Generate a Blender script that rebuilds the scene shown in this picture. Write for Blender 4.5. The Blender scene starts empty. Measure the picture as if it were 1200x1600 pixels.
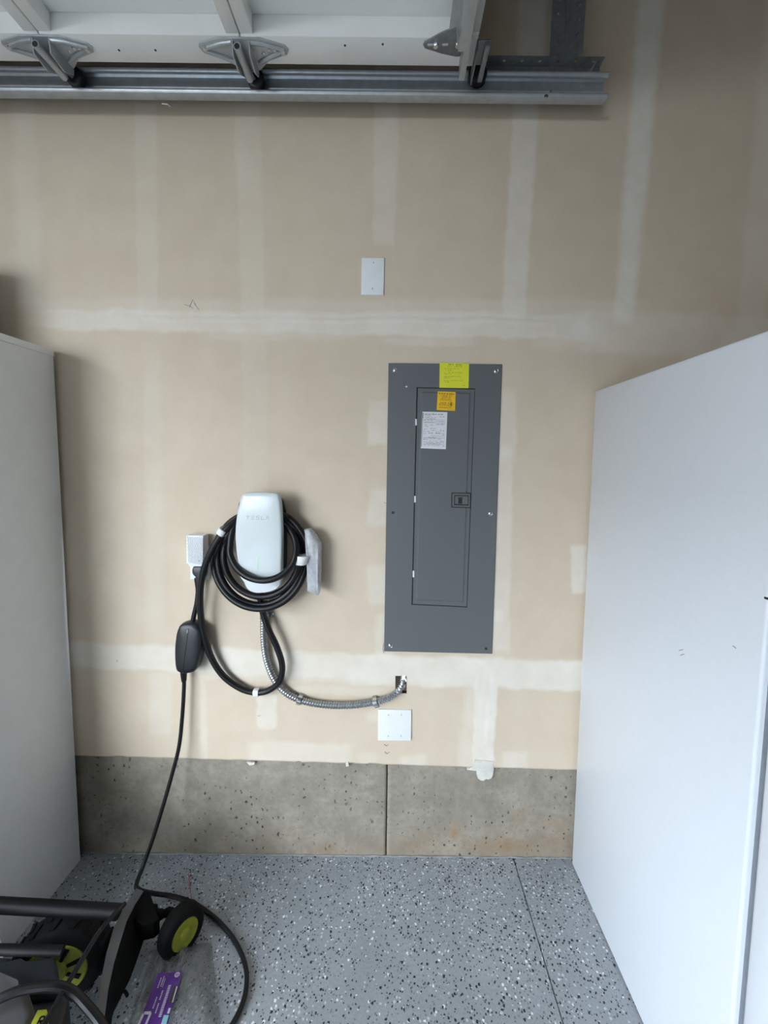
import bpy, bmesh, math, random
import numpy as np
from mathutils import Vector, Matrix

random.seed(7)
SC = bpy.context.scene
COL = SC.collection

# ------------------------------------------------------------------ camera
FPX, CPX, CPY = 601.0, 615.0, 767.0          # focal length and principal point in pixels of the 1200x1600 frame
PITCH, ROLL = math.atan(45 / 601), 0.011
CAM = Vector((0.0, -1.355, 1.506))
ROT = Matrix.Rotation(math.pi / 2 - PITCH, 3, 'X') @ Matrix.Rotation(ROLL, 3, 'Z')
cd = bpy.data.cameras.new('camera')
cd.sensor_fit = 'VERTICAL'
cd.sensor_height = 24.0
cd.lens = 24.0 * FPX / 1600
cd.shift_x = -(CPX - 600) / 1600
cd.shift_y = (CPY - 800) / 1600
cd.clip_start = 0.02
cam = bpy.data.objects.new('camera', cd)
cam.matrix_world = Matrix.Translation(CAM) @ ROT.to_4x4()
COL.objects.link(cam)
SC.camera = cam

# ------------------------------------------------------------------ world, daylight, exposure
W = bpy.data.worlds.new('overcast_sky')
SC.world = W
W.use_nodes = True
bg = W.node_tree.nodes['Background']
bg.inputs['Color'].default_value = (0.80, 0.90, 1.0, 1)
bg.inputs['Strength'].default_value = 6.0

XL, XR, YB, ZC = -2.35, 3.3, -7.0, 3.2        # room: left wall, right wall, rear wall, ceiling
OP_Y0, OP_Y1, OP_Z = -1.25, -6.6, 2.38       # the open garage doorway in the left wall
pl = bpy.data.lights.new('doorway_portal', 'AREA')
pl.shape = 'RECTANGLE'
pl.size = OP_Z
pl.size_y = OP_Y0 - OP_Y1
pl.cycles.is_portal = True
po = bpy.data.objects.new('doorway_portal', pl)
po.location = (XL - 0.02, (OP_Y0 + OP_Y1) / 2, OP_Z / 2)
po.rotation_euler = (0, -math.pi / 2, 0)
COL.objects.link(po)

SC.view_settings.view_transform = 'Standard'
SC.view_settings.look = 'None'
SC.view_settings.gamma = 1.0
SC.view_settings.use_curve_mapping = False
SC.view_settings.exposure = 1.78
SC.cycles.max_bounces = 10
SC.cycles.diffuse_bounces = 6
SC.cycles.transparent_max_bounces = 16
SC.cycles.sample_clamp_indirect = 8.0


# ------------------------------------------------------------------ pixel rays -> real places on known planes
def ray(px, py):
    return ROT @ Vector(((px - CPX) / FPX, -(py - CPY) / FPX, -1.0))


def P(px, py, Y=0.0):                          # point on the vertical plane y = Y
    d = ray(px, py)
    return CAM + d * ((Y - CAM.y) / d.y)


def F(px, py, Z=0.0):                          # point on the horizontal plane z = Z
    d = ray(px, py)
    return CAM + d * ((Z - CAM.z) / d.z)


# ------------------------------------------------------------------ materials
def lin(c):
    c = c / 255.0
    return c / 12.92 if c <= 0.04045 else ((c + 0.055) / 1.055) ** 2.4


def rgb(r, g, b):
    return (lin(r), lin(g), lin(b), 1.0)


class N:
    """tiny node-tree helper"""
    def __init__(self, name):
        self.m = bpy.data.materials.new(name)
        self.m.use_nodes = True
        self.t = self.m.node_tree
        self.b = self.t.nodes['Principled BSDF']
        self.out = self.t.nodes['Material Output']
        self.tc = None

    def n(self, typ, **kw):
        nd = self.t.nodes.new(typ)
        for k, v in kw.items():
            setattr(nd, k, v)
        return nd

    def l(self, a, b):
        self.t.links.new(a, b)

    def coord(self):
        if self.tc is None:
            self.tc = self.n('ShaderNodeTexCoord')
        return self.tc.outputs['Object']

    def noise(self, scale, detail=4.0, rough=0.55, vec=None):
        nd = self.n('ShaderNodeTexNoise')
        nd.inputs['Scale'].default_value = scale
        nd.inputs['Detail'].default_value = detail
        nd.inputs['Roughness'].default_value = rough
        self.l(vec or self.coord(), nd.inputs['Vector'])
        return nd.outputs['Fac']

    def mapr(self, v, a, b, c, d, clamp=True):
        nd = self.n('ShaderNodeMapRange')
        nd.clamp = clamp
        for i, x in zip(('From Min', 'From Max', 'To Min', 'To Max'), (a, b, c, d)):
            nd.inputs[i].default_value = x
        self.l(v, nd.inputs['Value'])
        return nd.outputs['Result']

    def math(self, op, a, b=None):
        nd = self.n('ShaderNodeMath', operation=op)
        for i, x in enumerate((a, b)):
            if x is None:
                continue
            if isinstance(x, (int, float)):
                nd.inputs[i].default_value = x
            else:
                self.l(x, nd.inputs[i])
        return nd.outputs[0]

    def mix(self, fac, a, b, blend='MIX'):
        nd = self.n('ShaderNodeMix', data_type='RGBA', blend_type=blend)
        for sock, x in ((nd.inputs['Factor'], fac), (nd.inputs[6], a), (nd.inputs[7], b)):
            if isinstance(x, (int, float)):
                sock.default_value = x
            elif isinstance(x, tuple):
                sock.default_value = x
            else:
                self.l(x, sock)
        return nd.outputs[2]

    def attr(self, name):
        nd = self.n('ShaderNodeAttribute')
        nd.attribute_name = name
        return nd.outputs['Fac']

    def bump(self, h, dist, strength=1.0):
        nd = self.n('ShaderNodeBump')
        nd.inputs['Distance'].default_value = dist
        nd.inputs['Strength'].default_value = strength
        self.l(h, nd.inputs['Height'])
        self.l(nd.outputs['Normal'], self.b.inputs['Normal'])

    def set(self, **kw):
        names = dict(rough='Roughness', metal='Metallic', ior='IOR', spec='Specular IOR Level', alpha='Alpha',
                     trans='Transmission Weight', coat='Coat Weight', coat_rough='Coat Roughness')
        for k, v in kw.items():
            s = self.b.inputs[names[k]]
            if isinstance(v, (int, float)):
                s.default_value = v
            else:
                self.l(v, s)
        return self

    def color(self, c):
        if isinstance(c, tuple):
            self.b.inputs['Base Color'].default_value = c
        else:
            self.l(c, self.b.inputs['Base Color'])
        return self


def plain(name, c, rough=0.5, metal=0.0, var=0.08, nscale=30.0, bump=0.0, coat=0.0, spec=0.5):
    n = N(name)
    f = n.noise(nscale, 5.0)
    f = n.mapr(f, 0.3, 0.7, 1.0 - var, 1.0 + var)
    mul = n.n('ShaderNodeVectorMath', operation='SCALE')
    mul.inputs[0].default_value = c[:3]
    n.l(f, mul.inputs['Scale'])
    n.color(mul.outputs[0])
    n.set(rough=rough, metal=metal, coat=coat, spec=spec)
    if bump:
        n.bump(n.noise(nscale * 6, 3.0), bump)
    return n.m


M = {}
M['panel'] = plain('panel_grey_paint', rgb(95, 98, 100), 0.42, var=0.03, nscale=400, bump=0.0001)
M['panel_dark'] = plain('latch_black', rgb(30, 32, 34), 0.5)
M['white_plastic'] = plain('white_plastic', rgb(226, 228, 230), 0.35, var=0.02)
M['white_gloss'] = plain('white_glass', rgb(204, 211, 212), 0.16, var=0.01, spec=0.35)
M['white_satin'] = plain('white_satin', rgb(212, 216, 218), 0.3, var=0.02)
M['logo'] = plain('logo_grey', rgb(132, 138, 142), 0.3)
M['black_rubber'] = plain('black_cable', rgb(15, 15, 17), 0.42, var=0.1, spec=0.35)
M['black_plastic'] = plain('black_plastic', rgb(27, 30, 33), 0.42, var=0.06)
M['charcoal'] = plain('charcoal_shell', rgb(42, 44, 48), 0.5)
M['black_paint'] = plain('black_tube_paint', rgb(12, 12, 14), 0.5, spec=0.2)
M['dark_grey'] = plain('dark_grey_plastic', rgb(50, 54, 60), 0.55, var=0.06, spec=0.25)
M['mower_grey'] = plain('mower_grey_plastic', rgb(88, 87, 88), 0.55, var=0.06, spec=0.25)
M['deck'] = plain('mower_deck_lit', rgb(98, 100, 104), 0.45, var=0.15, nscale=25)
M['deck_dark'] = plain('mower_black_shaded', rgb(13, 13, 13), 0.75, var=0.2, spec=0.15)  # black parts, and the deck side with its shade put into the colour
M['tyre'] = plain('tyre_rubber', rgb(17, 17, 18), 0.75, spec=0.2, var=0.25, nscale=40, bump=0.001)
M['lime'] = plain('lime_plastic', rgb(146, 150, 40), 0.5, var=0.15, nscale=60)
M['galv'] = plain('galvanised_steel', rgb(176, 181, 184), 0.36, metal=0.5, var=0.10, nscale=45)
M['galv_dark'] = plain('dull_galvanised_steel', rgb(128, 132, 134), 0.5, metal=0.35, var=0.16, nscale=60)
M['conduit'] = plain('conduit_zinc', rgb(166, 168, 170), 0.3, metal=0.85, var=0.12, nscale=60)
M['steel_bright'] = plain('bright_zinc', rgb(205, 208, 210), 0.22, metal=0.95, var=0.1)
M['door_skin'] = plain('garage_door_paint', rgb(228, 229, 227), 0.5, var=0.03, nscale=8, bump=0.0004)
M['paper_white'] = plain('white_label_paper', rgb(216, 216, 220), 0.6, var=0.02)
M['sticker_lime'] = plain('lime_sticker', rgb(214, 214, 48), 0.5, var=0.02)
M['sticker_orange'] = plain('amber_sticker', rgb(232, 184, 20), 0.5, var=0.02)
M['ink'] = plain('black_ink', rgb(60, 58, 30), 0.6)
M['ink_grey'] = plain('grey_ink', rgb(130, 130, 136), 0.6)
M['ink_soft'] = plain('olive_ink', rgb(120, 124, 20), 0.6)
M['purple'] = plain('purple_label', rgb(98, 50, 150), 0.45, var=0.06)
M['label_white'] = plain('label_white_ink', rgb(214, 206, 226), 0.5)
M['label_cyan'] = plain('label_cyan_ink', rgb(150, 205, 220), 0.5)
M['tape'] = plain('white_tape', rgb(225, 225, 225), 0.45, var=0.06, nscale=80)
M['red'] = plain('red_line', rgb(170, 40, 50), 0.4)
M['freezer'] = plain('freezer_white_enamel', rgb(226, 231, 238), 0.32, var=0.01, nscale=60, bump=0.0003)
M['gasket'] = plain('grey_gasket', rgb(132, 138, 148), 0.6)
M['cabinet'] = plain('cabinet_white_laminate', rgb(232, 234, 234), 0.45, var=0.02, nscale=20, bump=0.0002)
M['cavity'] = plain('wall_cavity_shade', rgb(34, 28, 24), 0.9)  # shade inside the hole and the crack put into the colour
M['roof_white'] = plain('ceiling_board', rgb(126, 118, 106), 0.9, var=0.04)
M['mud'] = plain('joint_compound', rgb(218, 214, 206), 0.85, var=0.08, nscale=60, bump=0.0025)
M['cardboard'] = plain('cardboard', rgb(96, 82, 68), 0.85, var=0.06)
M['driveway'] = plain('driveway_concrete', rgb(62, 54, 43), 0.9, var=0.06)
M['siding'] = plain('blocker_siding', rgb(92, 84, 74), 0.9, var=0.05)
M['caulk'] = plain('floor_edge_bead', rgb(138, 138, 136), 0.7, var=0.2, nscale=40)

# bare drywall with joint compound: the attribute says where compound was trowelled on
n = N('drywall_taped')
mud = n.attr('mud')
f1 = n.noise(9, 6)
f2 = n.noise(420, 2)
paper = n.mix(n.mapr(f1, 0.35, 0.65, 0, 1), rgb(205, 189, 168), rgb(210, 195, 174))
paper = n.mix(n.mapr(f2, 0.4, 0.7, 0, 0.25), paper, rgb(184, 170, 151))
mudc = n.mix(n.mapr(n.noise(16, 6), 0.35, 0.65, 0, 1), rgb(221, 215, 204), rgb(230, 225, 216))
n.color(n.mix(mud, paper, mudc))
n.set(rough=0.88, spec=0.25)
n.bump(n.noise(260, 3), 0.0004)
M['drywall'] = n.m
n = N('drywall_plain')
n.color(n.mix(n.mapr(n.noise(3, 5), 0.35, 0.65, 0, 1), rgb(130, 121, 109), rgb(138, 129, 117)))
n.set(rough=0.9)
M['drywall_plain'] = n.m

# cast concrete
n = N('cast_concrete')
st = n.attr('stain')
a = n.noise(7, 8, 0.65)
b = n.noise(60, 5, 0.6)
c = n.mix(n.mapr(a, 0.3, 0.7, 0, 1), rgb(126, 119, 107), rgb(162, 154, 140))
c = n.mix(n.mapr(b, 0.42, 0.72, 0, 0.6), c, rgb(120, 116, 108))
c = n.mix(st, c, rgb(142, 118, 92))
v = n.n('ShaderNodeTexVoronoi')
v.inputs['Scale'].default_value = 42
v.inputs['Randomness'].default_value = 1.0
mp = n.n('ShaderNodeMapping')
mp.inputs['Rotation'].default_value = (math.pi / 2, 0, 0)
mp.inputs['Scale'].default_value = (1.2, 1.0, 0.9)
v.voronoi_dimensions = '2D'
n.l(n.coord(), mp.inputs['Vector'])
wob = n.n('ShaderNodeVectorMath', operation='ADD')
nz = n.n('ShaderNodeTexNoise')
nz.inputs['Scale'].default_value = 70
n.l(n.coord(), nz.inputs['Vector'])
sc_ = n.n('ShaderNodeVectorMath', operation='SCALE')
sc_.inputs['Scale'].default_value = 0.018
n.l(nz.outputs['Color'], sc_.inputs[0])
n.l(mp.outputs[0], wob.inputs[0])
n.l(sc_.outputs[0], wob.inputs[1])
n.l(wob.outputs[0], v.inputs['Vector'])
sep = n.n('ShaderNodeSeparateColor')
n.l(v.outputs['Color'], sep.inputs[0])
pit_r = n.mapr(sep.outputs[0], 0.60, 1.0, 0.0, 0.24)
pit = n.mapr(n.math('SUBTRACT', v.outputs['Distance'], pit_r), -0.06, 0.0, 1, 0)
pit = n.math('MULTIPLY', pit, n.mapr(n.noise(5, 3), 0.4, 0.6, 0.1, 1.0))
c = n.mix(n.math('MULTIPLY', pit, 0.9), c, rgb(62, 57, 50))
n.color(c)
n.set(rough=0.85, spec=0.3)
h = n.math('SUBTRACT', n.math('MULTIPLY', b, 0.35), pit)
n.bump(h, 0.003, 0.8)
M['concrete'] = n.m

# flake epoxy floor
n = N('flake_epoxy_floor')
base = n.mix(n.mapr(n.noise(4, 5), 0.35, 0.65, 0, 1), rgb(144, 150, 155), rgb(157, 162, 167))
base = n.mix(n.mapr(n.noise(150, 3), 0.45, 0.65, 0, 0.35), base, rgb(120, 124, 130))


def flakes(scale, off, lo, smin, smax, clump):
    mp = n.n('ShaderNodeMapping')
    mp.inputs['Location'].default_value = off
    mp.inputs['Rotation'].default_value = (0, 0, off[0])
    n.l(n.coord(), mp.inputs['Vector'])
    nz = n.n('ShaderNodeTexNoise')
    nz.inputs['Scale'].default_value = scale * 1.6
    n.l(mp.outputs[0], nz.inputs['Vector'])
    s = n.n('ShaderNodeVectorMath', operation='SCALE')
    s.inputs['Scale'].default_value = 0.55 / scale
    n.l(nz.outputs['Color'], s.inputs[0])
    ad = n.n('ShaderNodeVectorMath', operation='ADD')
    n.l(mp.outputs[0], ad.inputs[0])
    n.l(s.outputs[0], ad.inputs[1])
    v = n.n('ShaderNodeTexVoronoi')
    v.voronoi_dimensions = '2D'
    v.distance = 'MINKOWSKI'
    v.inputs['Exponent'].default_value = 1.2
    v.inputs['Scale'].default_value = scale
    n.l(ad.outputs[0], v.inputs['Vector'])
    sp = n.n('ShaderNodeSeparateColor')
    n.l(v.outputs['Color'], sp.inputs[0])
    cl = n.mapr(n.noise(clump, 3), 0.35, 0.65, 0.0, 0.16)
    thr = n.math('SUBTRACT', lo, cl)
    on = n.math('GREATER_THAN', sp.outputs[0], thr)
    size = n.mapr(sp.outputs[1], 0, 1, smin, smax)
    return n.math('MULTIPLY', on, n.math('LESS_THAN', v.outputs['Distance'], size))


c = base
c = n.mix(flakes(120, (0.3, 0.1, 0), 0.93, 0.2, 0.40, 6), c, rgb(112, 116, 124))
c = n.mix(flakes(105, (1.7, 0.9, 0), 0.95, 0.2, 0.42, 5), c, rgb(190, 194, 198))
c = n.mix(flakes(80, (2.6, 3.1, 0), 0.965, 0.14, 0.33, 4), c, rgb(222, 230, 232))
c = n.mix(flakes(84, (4.1, 2.2, 0), 0.87, 0.14, 0.35, 5), c, rgb(26, 28, 34))
c = n.mix(flakes(120, (0.9, 5.2, 0), 0.87, 0.14, 0.36, 5), c, rgb(34, 36, 42))
n.color(c)
n.set(rough=n.mapr(n.noise(12, 3), 0.3, 0.7, 0.3, 0.45), spec=0.5)
n.bump(n.noise(40, 4), 0.0008)
M['floor'] = n.m

# thin crumpled clear film and translucent foam sleeve
n = N('clear_film')
tr = n.n('ShaderNodeBsdfTransparent')
gl = n.n('ShaderNodeBsdfGlossy')
gl.inputs['Roughness'].default_value = 0.12
df = n.n('ShaderNodeBsdfDiffuse')
df.inputs['Color'].default_value = rgb(150, 152, 154)
mpf = n.n('ShaderNodeMapping')
mpf.inputs['Rotation'].default_value = (0, 0, 0.35)
mpf.inputs['Scale'].default_value = (1.0, 0.28, 1.0)
n.l(n.coord(), mpf.inputs['Vector'])
streak = n.mapr(n.noise(85, 5, 0.6, mpf.outputs[0]), 0.38, 0.68, 0.16, 0.62)
bpn = n.n('ShaderNodeBump')
bpn.inputs['Distance'].default_value = 0.006
n.l(n.noise(70, 3, 0.5, mpf.outputs[0]), bpn.inputs['Height'])
n.l(bpn.outputs[0], gl.inputs['Normal'])
n.l(bpn.outputs[0], df.inputs['Normal'])
fr = n.n('ShaderNodeFresnel')
fr.inputs['IOR'].default_value = 1.35
m1 = n.n('ShaderNodeMixShader')
n.l(streak, m1.inputs[0])
n.l(tr.outputs[0], m1.inputs[1])
n.l(df.outputs[0], m1.inputs[2])
m2 = n.n('ShaderNodeMixShader')
n.l(n.math('MULTIPLY', fr.outputs[0], 1.3), m2.inputs[0])
n.l(m1.outputs[0], m2.inputs[1])
n.l(gl.outputs[0], m2.inputs[2])
n.l(m2.outputs[0], n.out.inputs['Surface'])
M['film'] = n.m
n = N('foam_sleeve')
tr = n.n('ShaderNodeBsdfTransparent')
df = n.n('ShaderNodeBsdfPrincipled')
df.inputs['Base Color'].default_value = rgb(206, 208, 212)
df.inputs['Roughness'].default_value = 0.35
m1 = n.n('ShaderNodeMixShader')
n.l(n.mapr(n.noise(60, 4), 0.3, 0.7, 0.55, 0.85), m1.inputs[0])
n.l(tr.outputs[0], m1.inputs[1])
n.l(df.outputs[0], m1.inputs[2])
n.l(m1.outputs[0], n.out.inputs['Surface'])
M['sleeve'] = n.m
n = N('green_indicator')
n.color(rgb(186, 222, 194))
n.b.inputs['Emission Color'].default_value = rgb(110, 230, 130)
n.b.inputs['Emission Strength'].default_value = 0.03
M['led'] = n.m


# ------------------------------------------------------------------ mesh helpers
def finish(bm, angle=35.0, smooth=True):
    bmesh.ops.recalc_face_normals(bm, faces=bm.faces[:])
    if smooth:
        lim = math.radians(angle)
        for fa in bm.faces:
            fa.smooth = True
        for e in bm.edges:
            e.smooth = len(e.link_faces) == 2 and e.calc_face_angle(0) < lim


def obj(name, bm, mat, parent=None, smooth=True, angle=35.0, fin=True):
    if fin:
        finish(bm, angle, smooth)
    me = bpy.data.meshes.new(name)
    bm.to_mesh(me)
    bm.free()
    me.materials.append(M[mat] if isinstance(mat, str) else mat)
    o = bpy.data.objects.new(name, me)
    COL.objects.link(o)
    if parent is not None:
        o.parent = parent
        o.matrix_parent_inverse = parent.matrix_world.inverted()
    return o


def thing(name, label, cat, loc=(0, 0, 0), group=None):
    o = bpy.data.objects.new(name, None)
    o.empty_display_size = 0.05
    o.matrix_world = Matrix.Translation(Vector(loc))
    COL.objects.link(o)
    return tag(o, label, cat, group)


def tag(o, label, cat, group=None):
    o['label'] = label
    o['category'] = cat
    if group:
        o['group'] = group
    return o


def struct(o):
    o['kind'] = 'structure'
    return o


def box(bm, x0, x1, y0, y1, z0, z1, bevel=0.0, seg=2):
    vs = [bm.verts.new((x, y, z)) for x in (x0, x1) for y in (y0, y1) for z in (z0, z1)]
    q = [(0, 1, 3, 2), (4, 6, 7, 5), (0, 4, 5, 1), (2, 3, 7, 6), (0, 2, 6, 4), (1, 5, 7, 3)]
    fs = [bm.faces.new([vs[i] for i in f]) for f in q]
    if bevel:
        es = list({e for f in fs for e in f.edges})
        bmesh.ops.bevel(bm, geom=es, offset=bevel, segments=seg, affect='EDGES', profile=0.5)
    return bm


def prism(bm, pts, dv, bevel=0.0, seg=2, front_only=True):
    """closed outline pts (front face) pushed back by vector dv"""
    dv = Vector(dv)
    a = [bm.verts.new(p) for p in pts]
    b = [bm.verts.new(Vector(p) + dv) for p in pts]
    k = len(pts)
    f0 = bm.faces.new(a)
    bm.faces.new(b[::-1])
    for i in range(k):
        j = (i + 1) % k
        bm.faces.new((a[j], a[i], b[i], b[j]))
    if bevel:
        es = list(f0.edges)
        bmesh.ops.bevel(bm, geom=es, offset=bevel, segments=seg, affect='EDGES', profile=0.5)
    return bm


def frame(bm, outer, inner, dv, dvi=None):
    """picture-frame: outer and inner quads (same order), pushed back by dv"""
    dv = Vector(dv)
    dvi = dv if dvi is None else Vector(dvi)
    o = [bm.verts.new(p) for p in outer]
    i = [bm.verts.new(p) for p in inner]
    ob = [bm.verts.new(Vector(p) + dv) for p in outer]
    ib = [bm.verts.new(Vector(p) + dvi) for p in inner]
    k = len(outer)
    for a in range(k):
        b = (a + 1) % k
        bm.faces.new((o[a], o[b], i[b], i[a]))
        bm.faces.new((o[b], o[a], ob[a], ob[b]))
        bm.faces.new((i[a], i[b], ib[b], ib[a]))
        bm.faces.new((ob[a], ib[a], ib[b], ob[b]))
    return bm


def spline(pts, step):
    """Catmull-Rom through pts, resampled at about step"""
    pts = [Vector(p) for p in pts]
    ext = [pts[0] * 2 - pts[1]] + pts + [pts[-1] * 2 - pts[-2]]
    dense = []
    for i in range(1, len(ext) - 2):
        p0, p1, p2, p3 = ext[i - 1:i + 3]
        for k in range(24):
            t = k / 24
            dense.append(0.5 * ((2 * p1) + (p2 - p0) * t + (2 * p0 - 5 * p1 + 4 * p2 - p3) * t * t
                                + (3 * p1 - p0 - 3 * p2 + p3) * t ** 3))
    dense.append(pts[-1])
    out = [dense[0]]
    acc = 0.0
    for a, b in zip(dense, dense[1:]):
        seg = (b - a).length
        while acc + seg >= step and seg > 1e-9:
            u = (step - acc) / seg
            a = a.lerp(b, u)
            out.append(a.copy())
            seg = (b - a).length
            acc = 0.0
        acc += seg
    if (out[-1] - dense[-1]).length > step * 0.3:
        out.append(dense[-1])
    return out


def sweep(bm, path, radius, sides=10, cap=True, flat=None):
    """tube along path; radius number or function(i, n); flat=(vector, factor) squashes along vector"""
    k = len(path)
    t0 = (path[1] - path[0]).normalized()
    up = Vector((0, 1, 0)) if abs(t0.y) < 0.9 else Vector((1, 0, 0))
    nrm = (up - t0 * up.dot(t0)).normalized()
    rings = []
    for i, p in enumerate(path):
        t = (path[min(i + 1, k - 1)] - path[max(i - 1, 0)]).normalized()
        nrm = (nrm - t * nrm.dot(t)).normalized()
        bn = t.cross(nrm)
        r = radius(i, k) if callable(radius) else radius
        ring = []
        for s in range(sides):
            a = 2 * math.pi * s / sides
            off = (nrm * math.cos(a) + bn * math.sin(a)) * r
            if flat is not None:
                fv, ff = flat
                off = off + fv * off.dot(fv) * (ff - 1.0)
            ring.append(bm.verts.new(p + off))
        rings.append(ring)
    for a, b in zip(rings, rings[1:]):
        for s in range(sides):
            u = (s + 1) % sides
            bm.faces.new((a[s], a[u], b[u], b[s]))
    if cap:
        bm.faces.new(rings[0][::-1])
        bm.faces.new(rings[-1])
    return bm


def cyl(bm, p0, p1, r0, r1=None, sides=16):
    r1 = r0 if r1 is None else r1
    p0, p1 = Vector(p0), Vector(p1)
    return sweep(bm, [p0, p1], lambda i, k: r0 if i == 0 else r1, sides)


def lathe(bm, base, axis, prof, sides=32):
    """profile of (distance along axis, radius) turned round axis"""
    base, axis = Vector(base), Vector(axis).normalized()
    u = axis.orthogonal().normalized()
    w = axis.cross(u)
    rings = []
    for d, r in prof:
        rings.append([bm.verts.new(base + axis * d + (u * math.cos(2 * math.pi * s / sides)
                                                     + w * math.sin(2 * math.pi * s / sides)) * max(r, 1e-5))
                      for s in range(sides)])
    for a, b in zip(rings, rings[1:]):
        for s in range(sides):
            t = (s + 1) % sides
            bm.faces.new((a[s], a[t], b[t], b[s]))
    bm.faces.new(rings[0][::-1])
    bm.faces.new(rings[-1])
    return bm


def loft(bm, outline, layers, cap_front=True, cap_back=True):
    """outline: list of Vectors in the XZ plane; layers: (scale, y)"""
    c = sum((Vector(p) for p in outline), Vector()) / len(outline)
    rings = []
    for s, y in layers:
        rings.append([bm.verts.new((c.x + (p[0] - c.x) * s, y, c.z + (p[2] - c.z) * s)) for p in outline])
    k = len(outline)
    for a, b in zip(rings, rings[1:]):
        for i in range(k):
            j = (i + 1) % k
            bm.faces.new((a[i], a[j], b[j], b[i]))
    if cap_back:
        bm.faces.new(rings[0][::-1])
    if cap_front:
        bm.faces.new(rings[-1])
    return bm


def smooth_outline(pts, per=5, closed=True):
    pts = [Vector(p) for p in pts]
    k = len(pts)
    out = []
    for i in range(k):
        p0, p1, p2, p3 = (pts[(i + d) % k] for d in (-1, 0, 1, 2))
        for s in range(per):
            t = s / per
            out.append(0.5 * ((2 * p1) + (p2 - p0) * t + (2 * p0 - 5 * p1 + 4 * p2 - p3) * t * t
                              + (3 * p1 - p0 - 3 * p2 + p3) * t ** 3))
    return out


def bil(q, u, v):
    """point in quad q = TL, TR, BR, BL at (u right, v down)"""
    a = q[0].lerp(q[1], u)
    b = q[3].lerp(q[2], u)
    return a.lerp(b, v)


def quad_on(bm, q, u0, u1, v0, v1, off):
    pts = [bil(q, u0, v0), bil(q, u1, v0), bil(q, u1, v1), bil(q, u0, v1)]
    bm.faces.new([bm.verts.new(p + Vector(off)) for p in pts])


def stroke(bm, q, pts, w, off):
    """polyline of (u, v) on quad q drawn as ribbon segments of width w (in u)"""
    for (u0, v0), (u1, v1) in zip(pts, pts[1:]):
        a, b = bil(q, u0, v0), bil(q, u1, v1)
        d = (b - a).normalized()
        nq = (q[1] - q[0]).cross(q[3] - q[0]).normalized()
        s = d.cross(nq) * w * 0.5
        bm.faces.new([bm.verts.new(p + Vector(off)) for p in (a - s, b - s, b + s, a + s)])


# value noise in numpy
def vnoise(x, y, seed, freq):
    rs = np.random.RandomState(seed)
    g = rs.rand(257, 257)
    xs, ys = x * freq + 100.3, y * freq + 57.7
    xi, yi = np.floor(xs).astype(int), np.floor(ys).astype(int)
    fx, fy = xs - xi, ys - yi
    fx, fy = fx * fx * (3 - 2 * fx), fy * fy * (3 - 2 * fy)
    g0 = g[xi % 257, yi % 257] * (1 - fx) + g[(xi + 1) % 257, yi % 257] * fx
    g1 = g[xi % 257, (yi + 1) % 257] * (1 - fx) + g[(xi + 1) % 257, (yi + 1) % 257] * fx
    return g0 * (1 - fy) + g1 * fy


def sstep(a, b, x):
    t = np.clip((x - a) / (b - a), 0, 1)
    return t * t * (3 - 2 * t)


def to_px(x, z, y=0.0):
    R = np.array(ROT)
    d = np.stack([x - CAM.x, np.full_like(x, y - CAM.y), z - CAM.z], -1) @ R
    return CPX + FPX * d[..., 0] / -d[..., 2], CPY - FPX * d[..., 1] / -d[..., 2]


# ================================================================== THE ROOM
# ---- back wall of taped drywall, as a fine grid that carries the trowelled compound
hole_a, hole_b = P(619, 1056), P(636, 1083)
HX0, HX1, HZ0, HZ1 = hole_a.x, hole_b.x, hole_b.z, hole_a.z


def dry_bottom(x):
    return 0.3797 - 0.0184 * x


STEP = 0.006
gx = np.arange(-1.45, 1.36, STEP)
rows = int((ZC - 0.40) / STEP)
gi = np.linspace(0, 1, rows)
X, T = np.meshgrid(gx, gi)
bot = dry_bottom(X) + 0.003 * (vnoise(X, X * 0, 3, 22) - 0.5) + 0.004 * sstep(0.75, 0.95, vnoise(X, X * 0, 5, 30))
Z = bot + (ZC - bot) * T
px, py = to_px(X, Z)
wx = px + 2.5 * (vnoise(X, Z, 11, 12) - 0.5) + 3 * (vnoise(X, Z, 12, 45) - 0.5)
wy = py + 6 * (vnoise(X, Z, 13, 12) - 0.5) + 3 * (vnoise(X, Z, 14, 45) - 0.5)
keep = np.ones_like(X)


def vstrip(ya, xa0, xa1, yb, xb0, xb1, w, sx=6, sy=8):
    t = (py - ya) / (yb - ya)
    l, r = xa0 + (xb0 - xa0) * t, xa1 + (xb1 - xa1) * t
    m = sstep(l - sx, l + sx, wx) * (1 - sstep(r - sx, r + sx, wx)) * sstep(ya - sy, ya + sy, wy) * (1 - sstep(yb - sy, yb + sy, wy))
    keep[:] *= 1 - w * m
    return m


def hstrip(xa, ya0, ya1, xb, yb0, yb1, w, sx=20, sy=5):
    t = (px - xa) / (xb - xa)
    a, b = ya0 + (yb0 - ya0) * t, ya1 + (yb1 - ya1) * t
    m = sstep(a - sy, a + sy, wy) * (1 - sstep(b - sy, b + sy, wy)) * sstep(xa - sx, xa + sx, wx) * (1 - sstep(xb - sx, xb + sx, wx))
    keep[:] *= 1 - w * m
    return m


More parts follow.
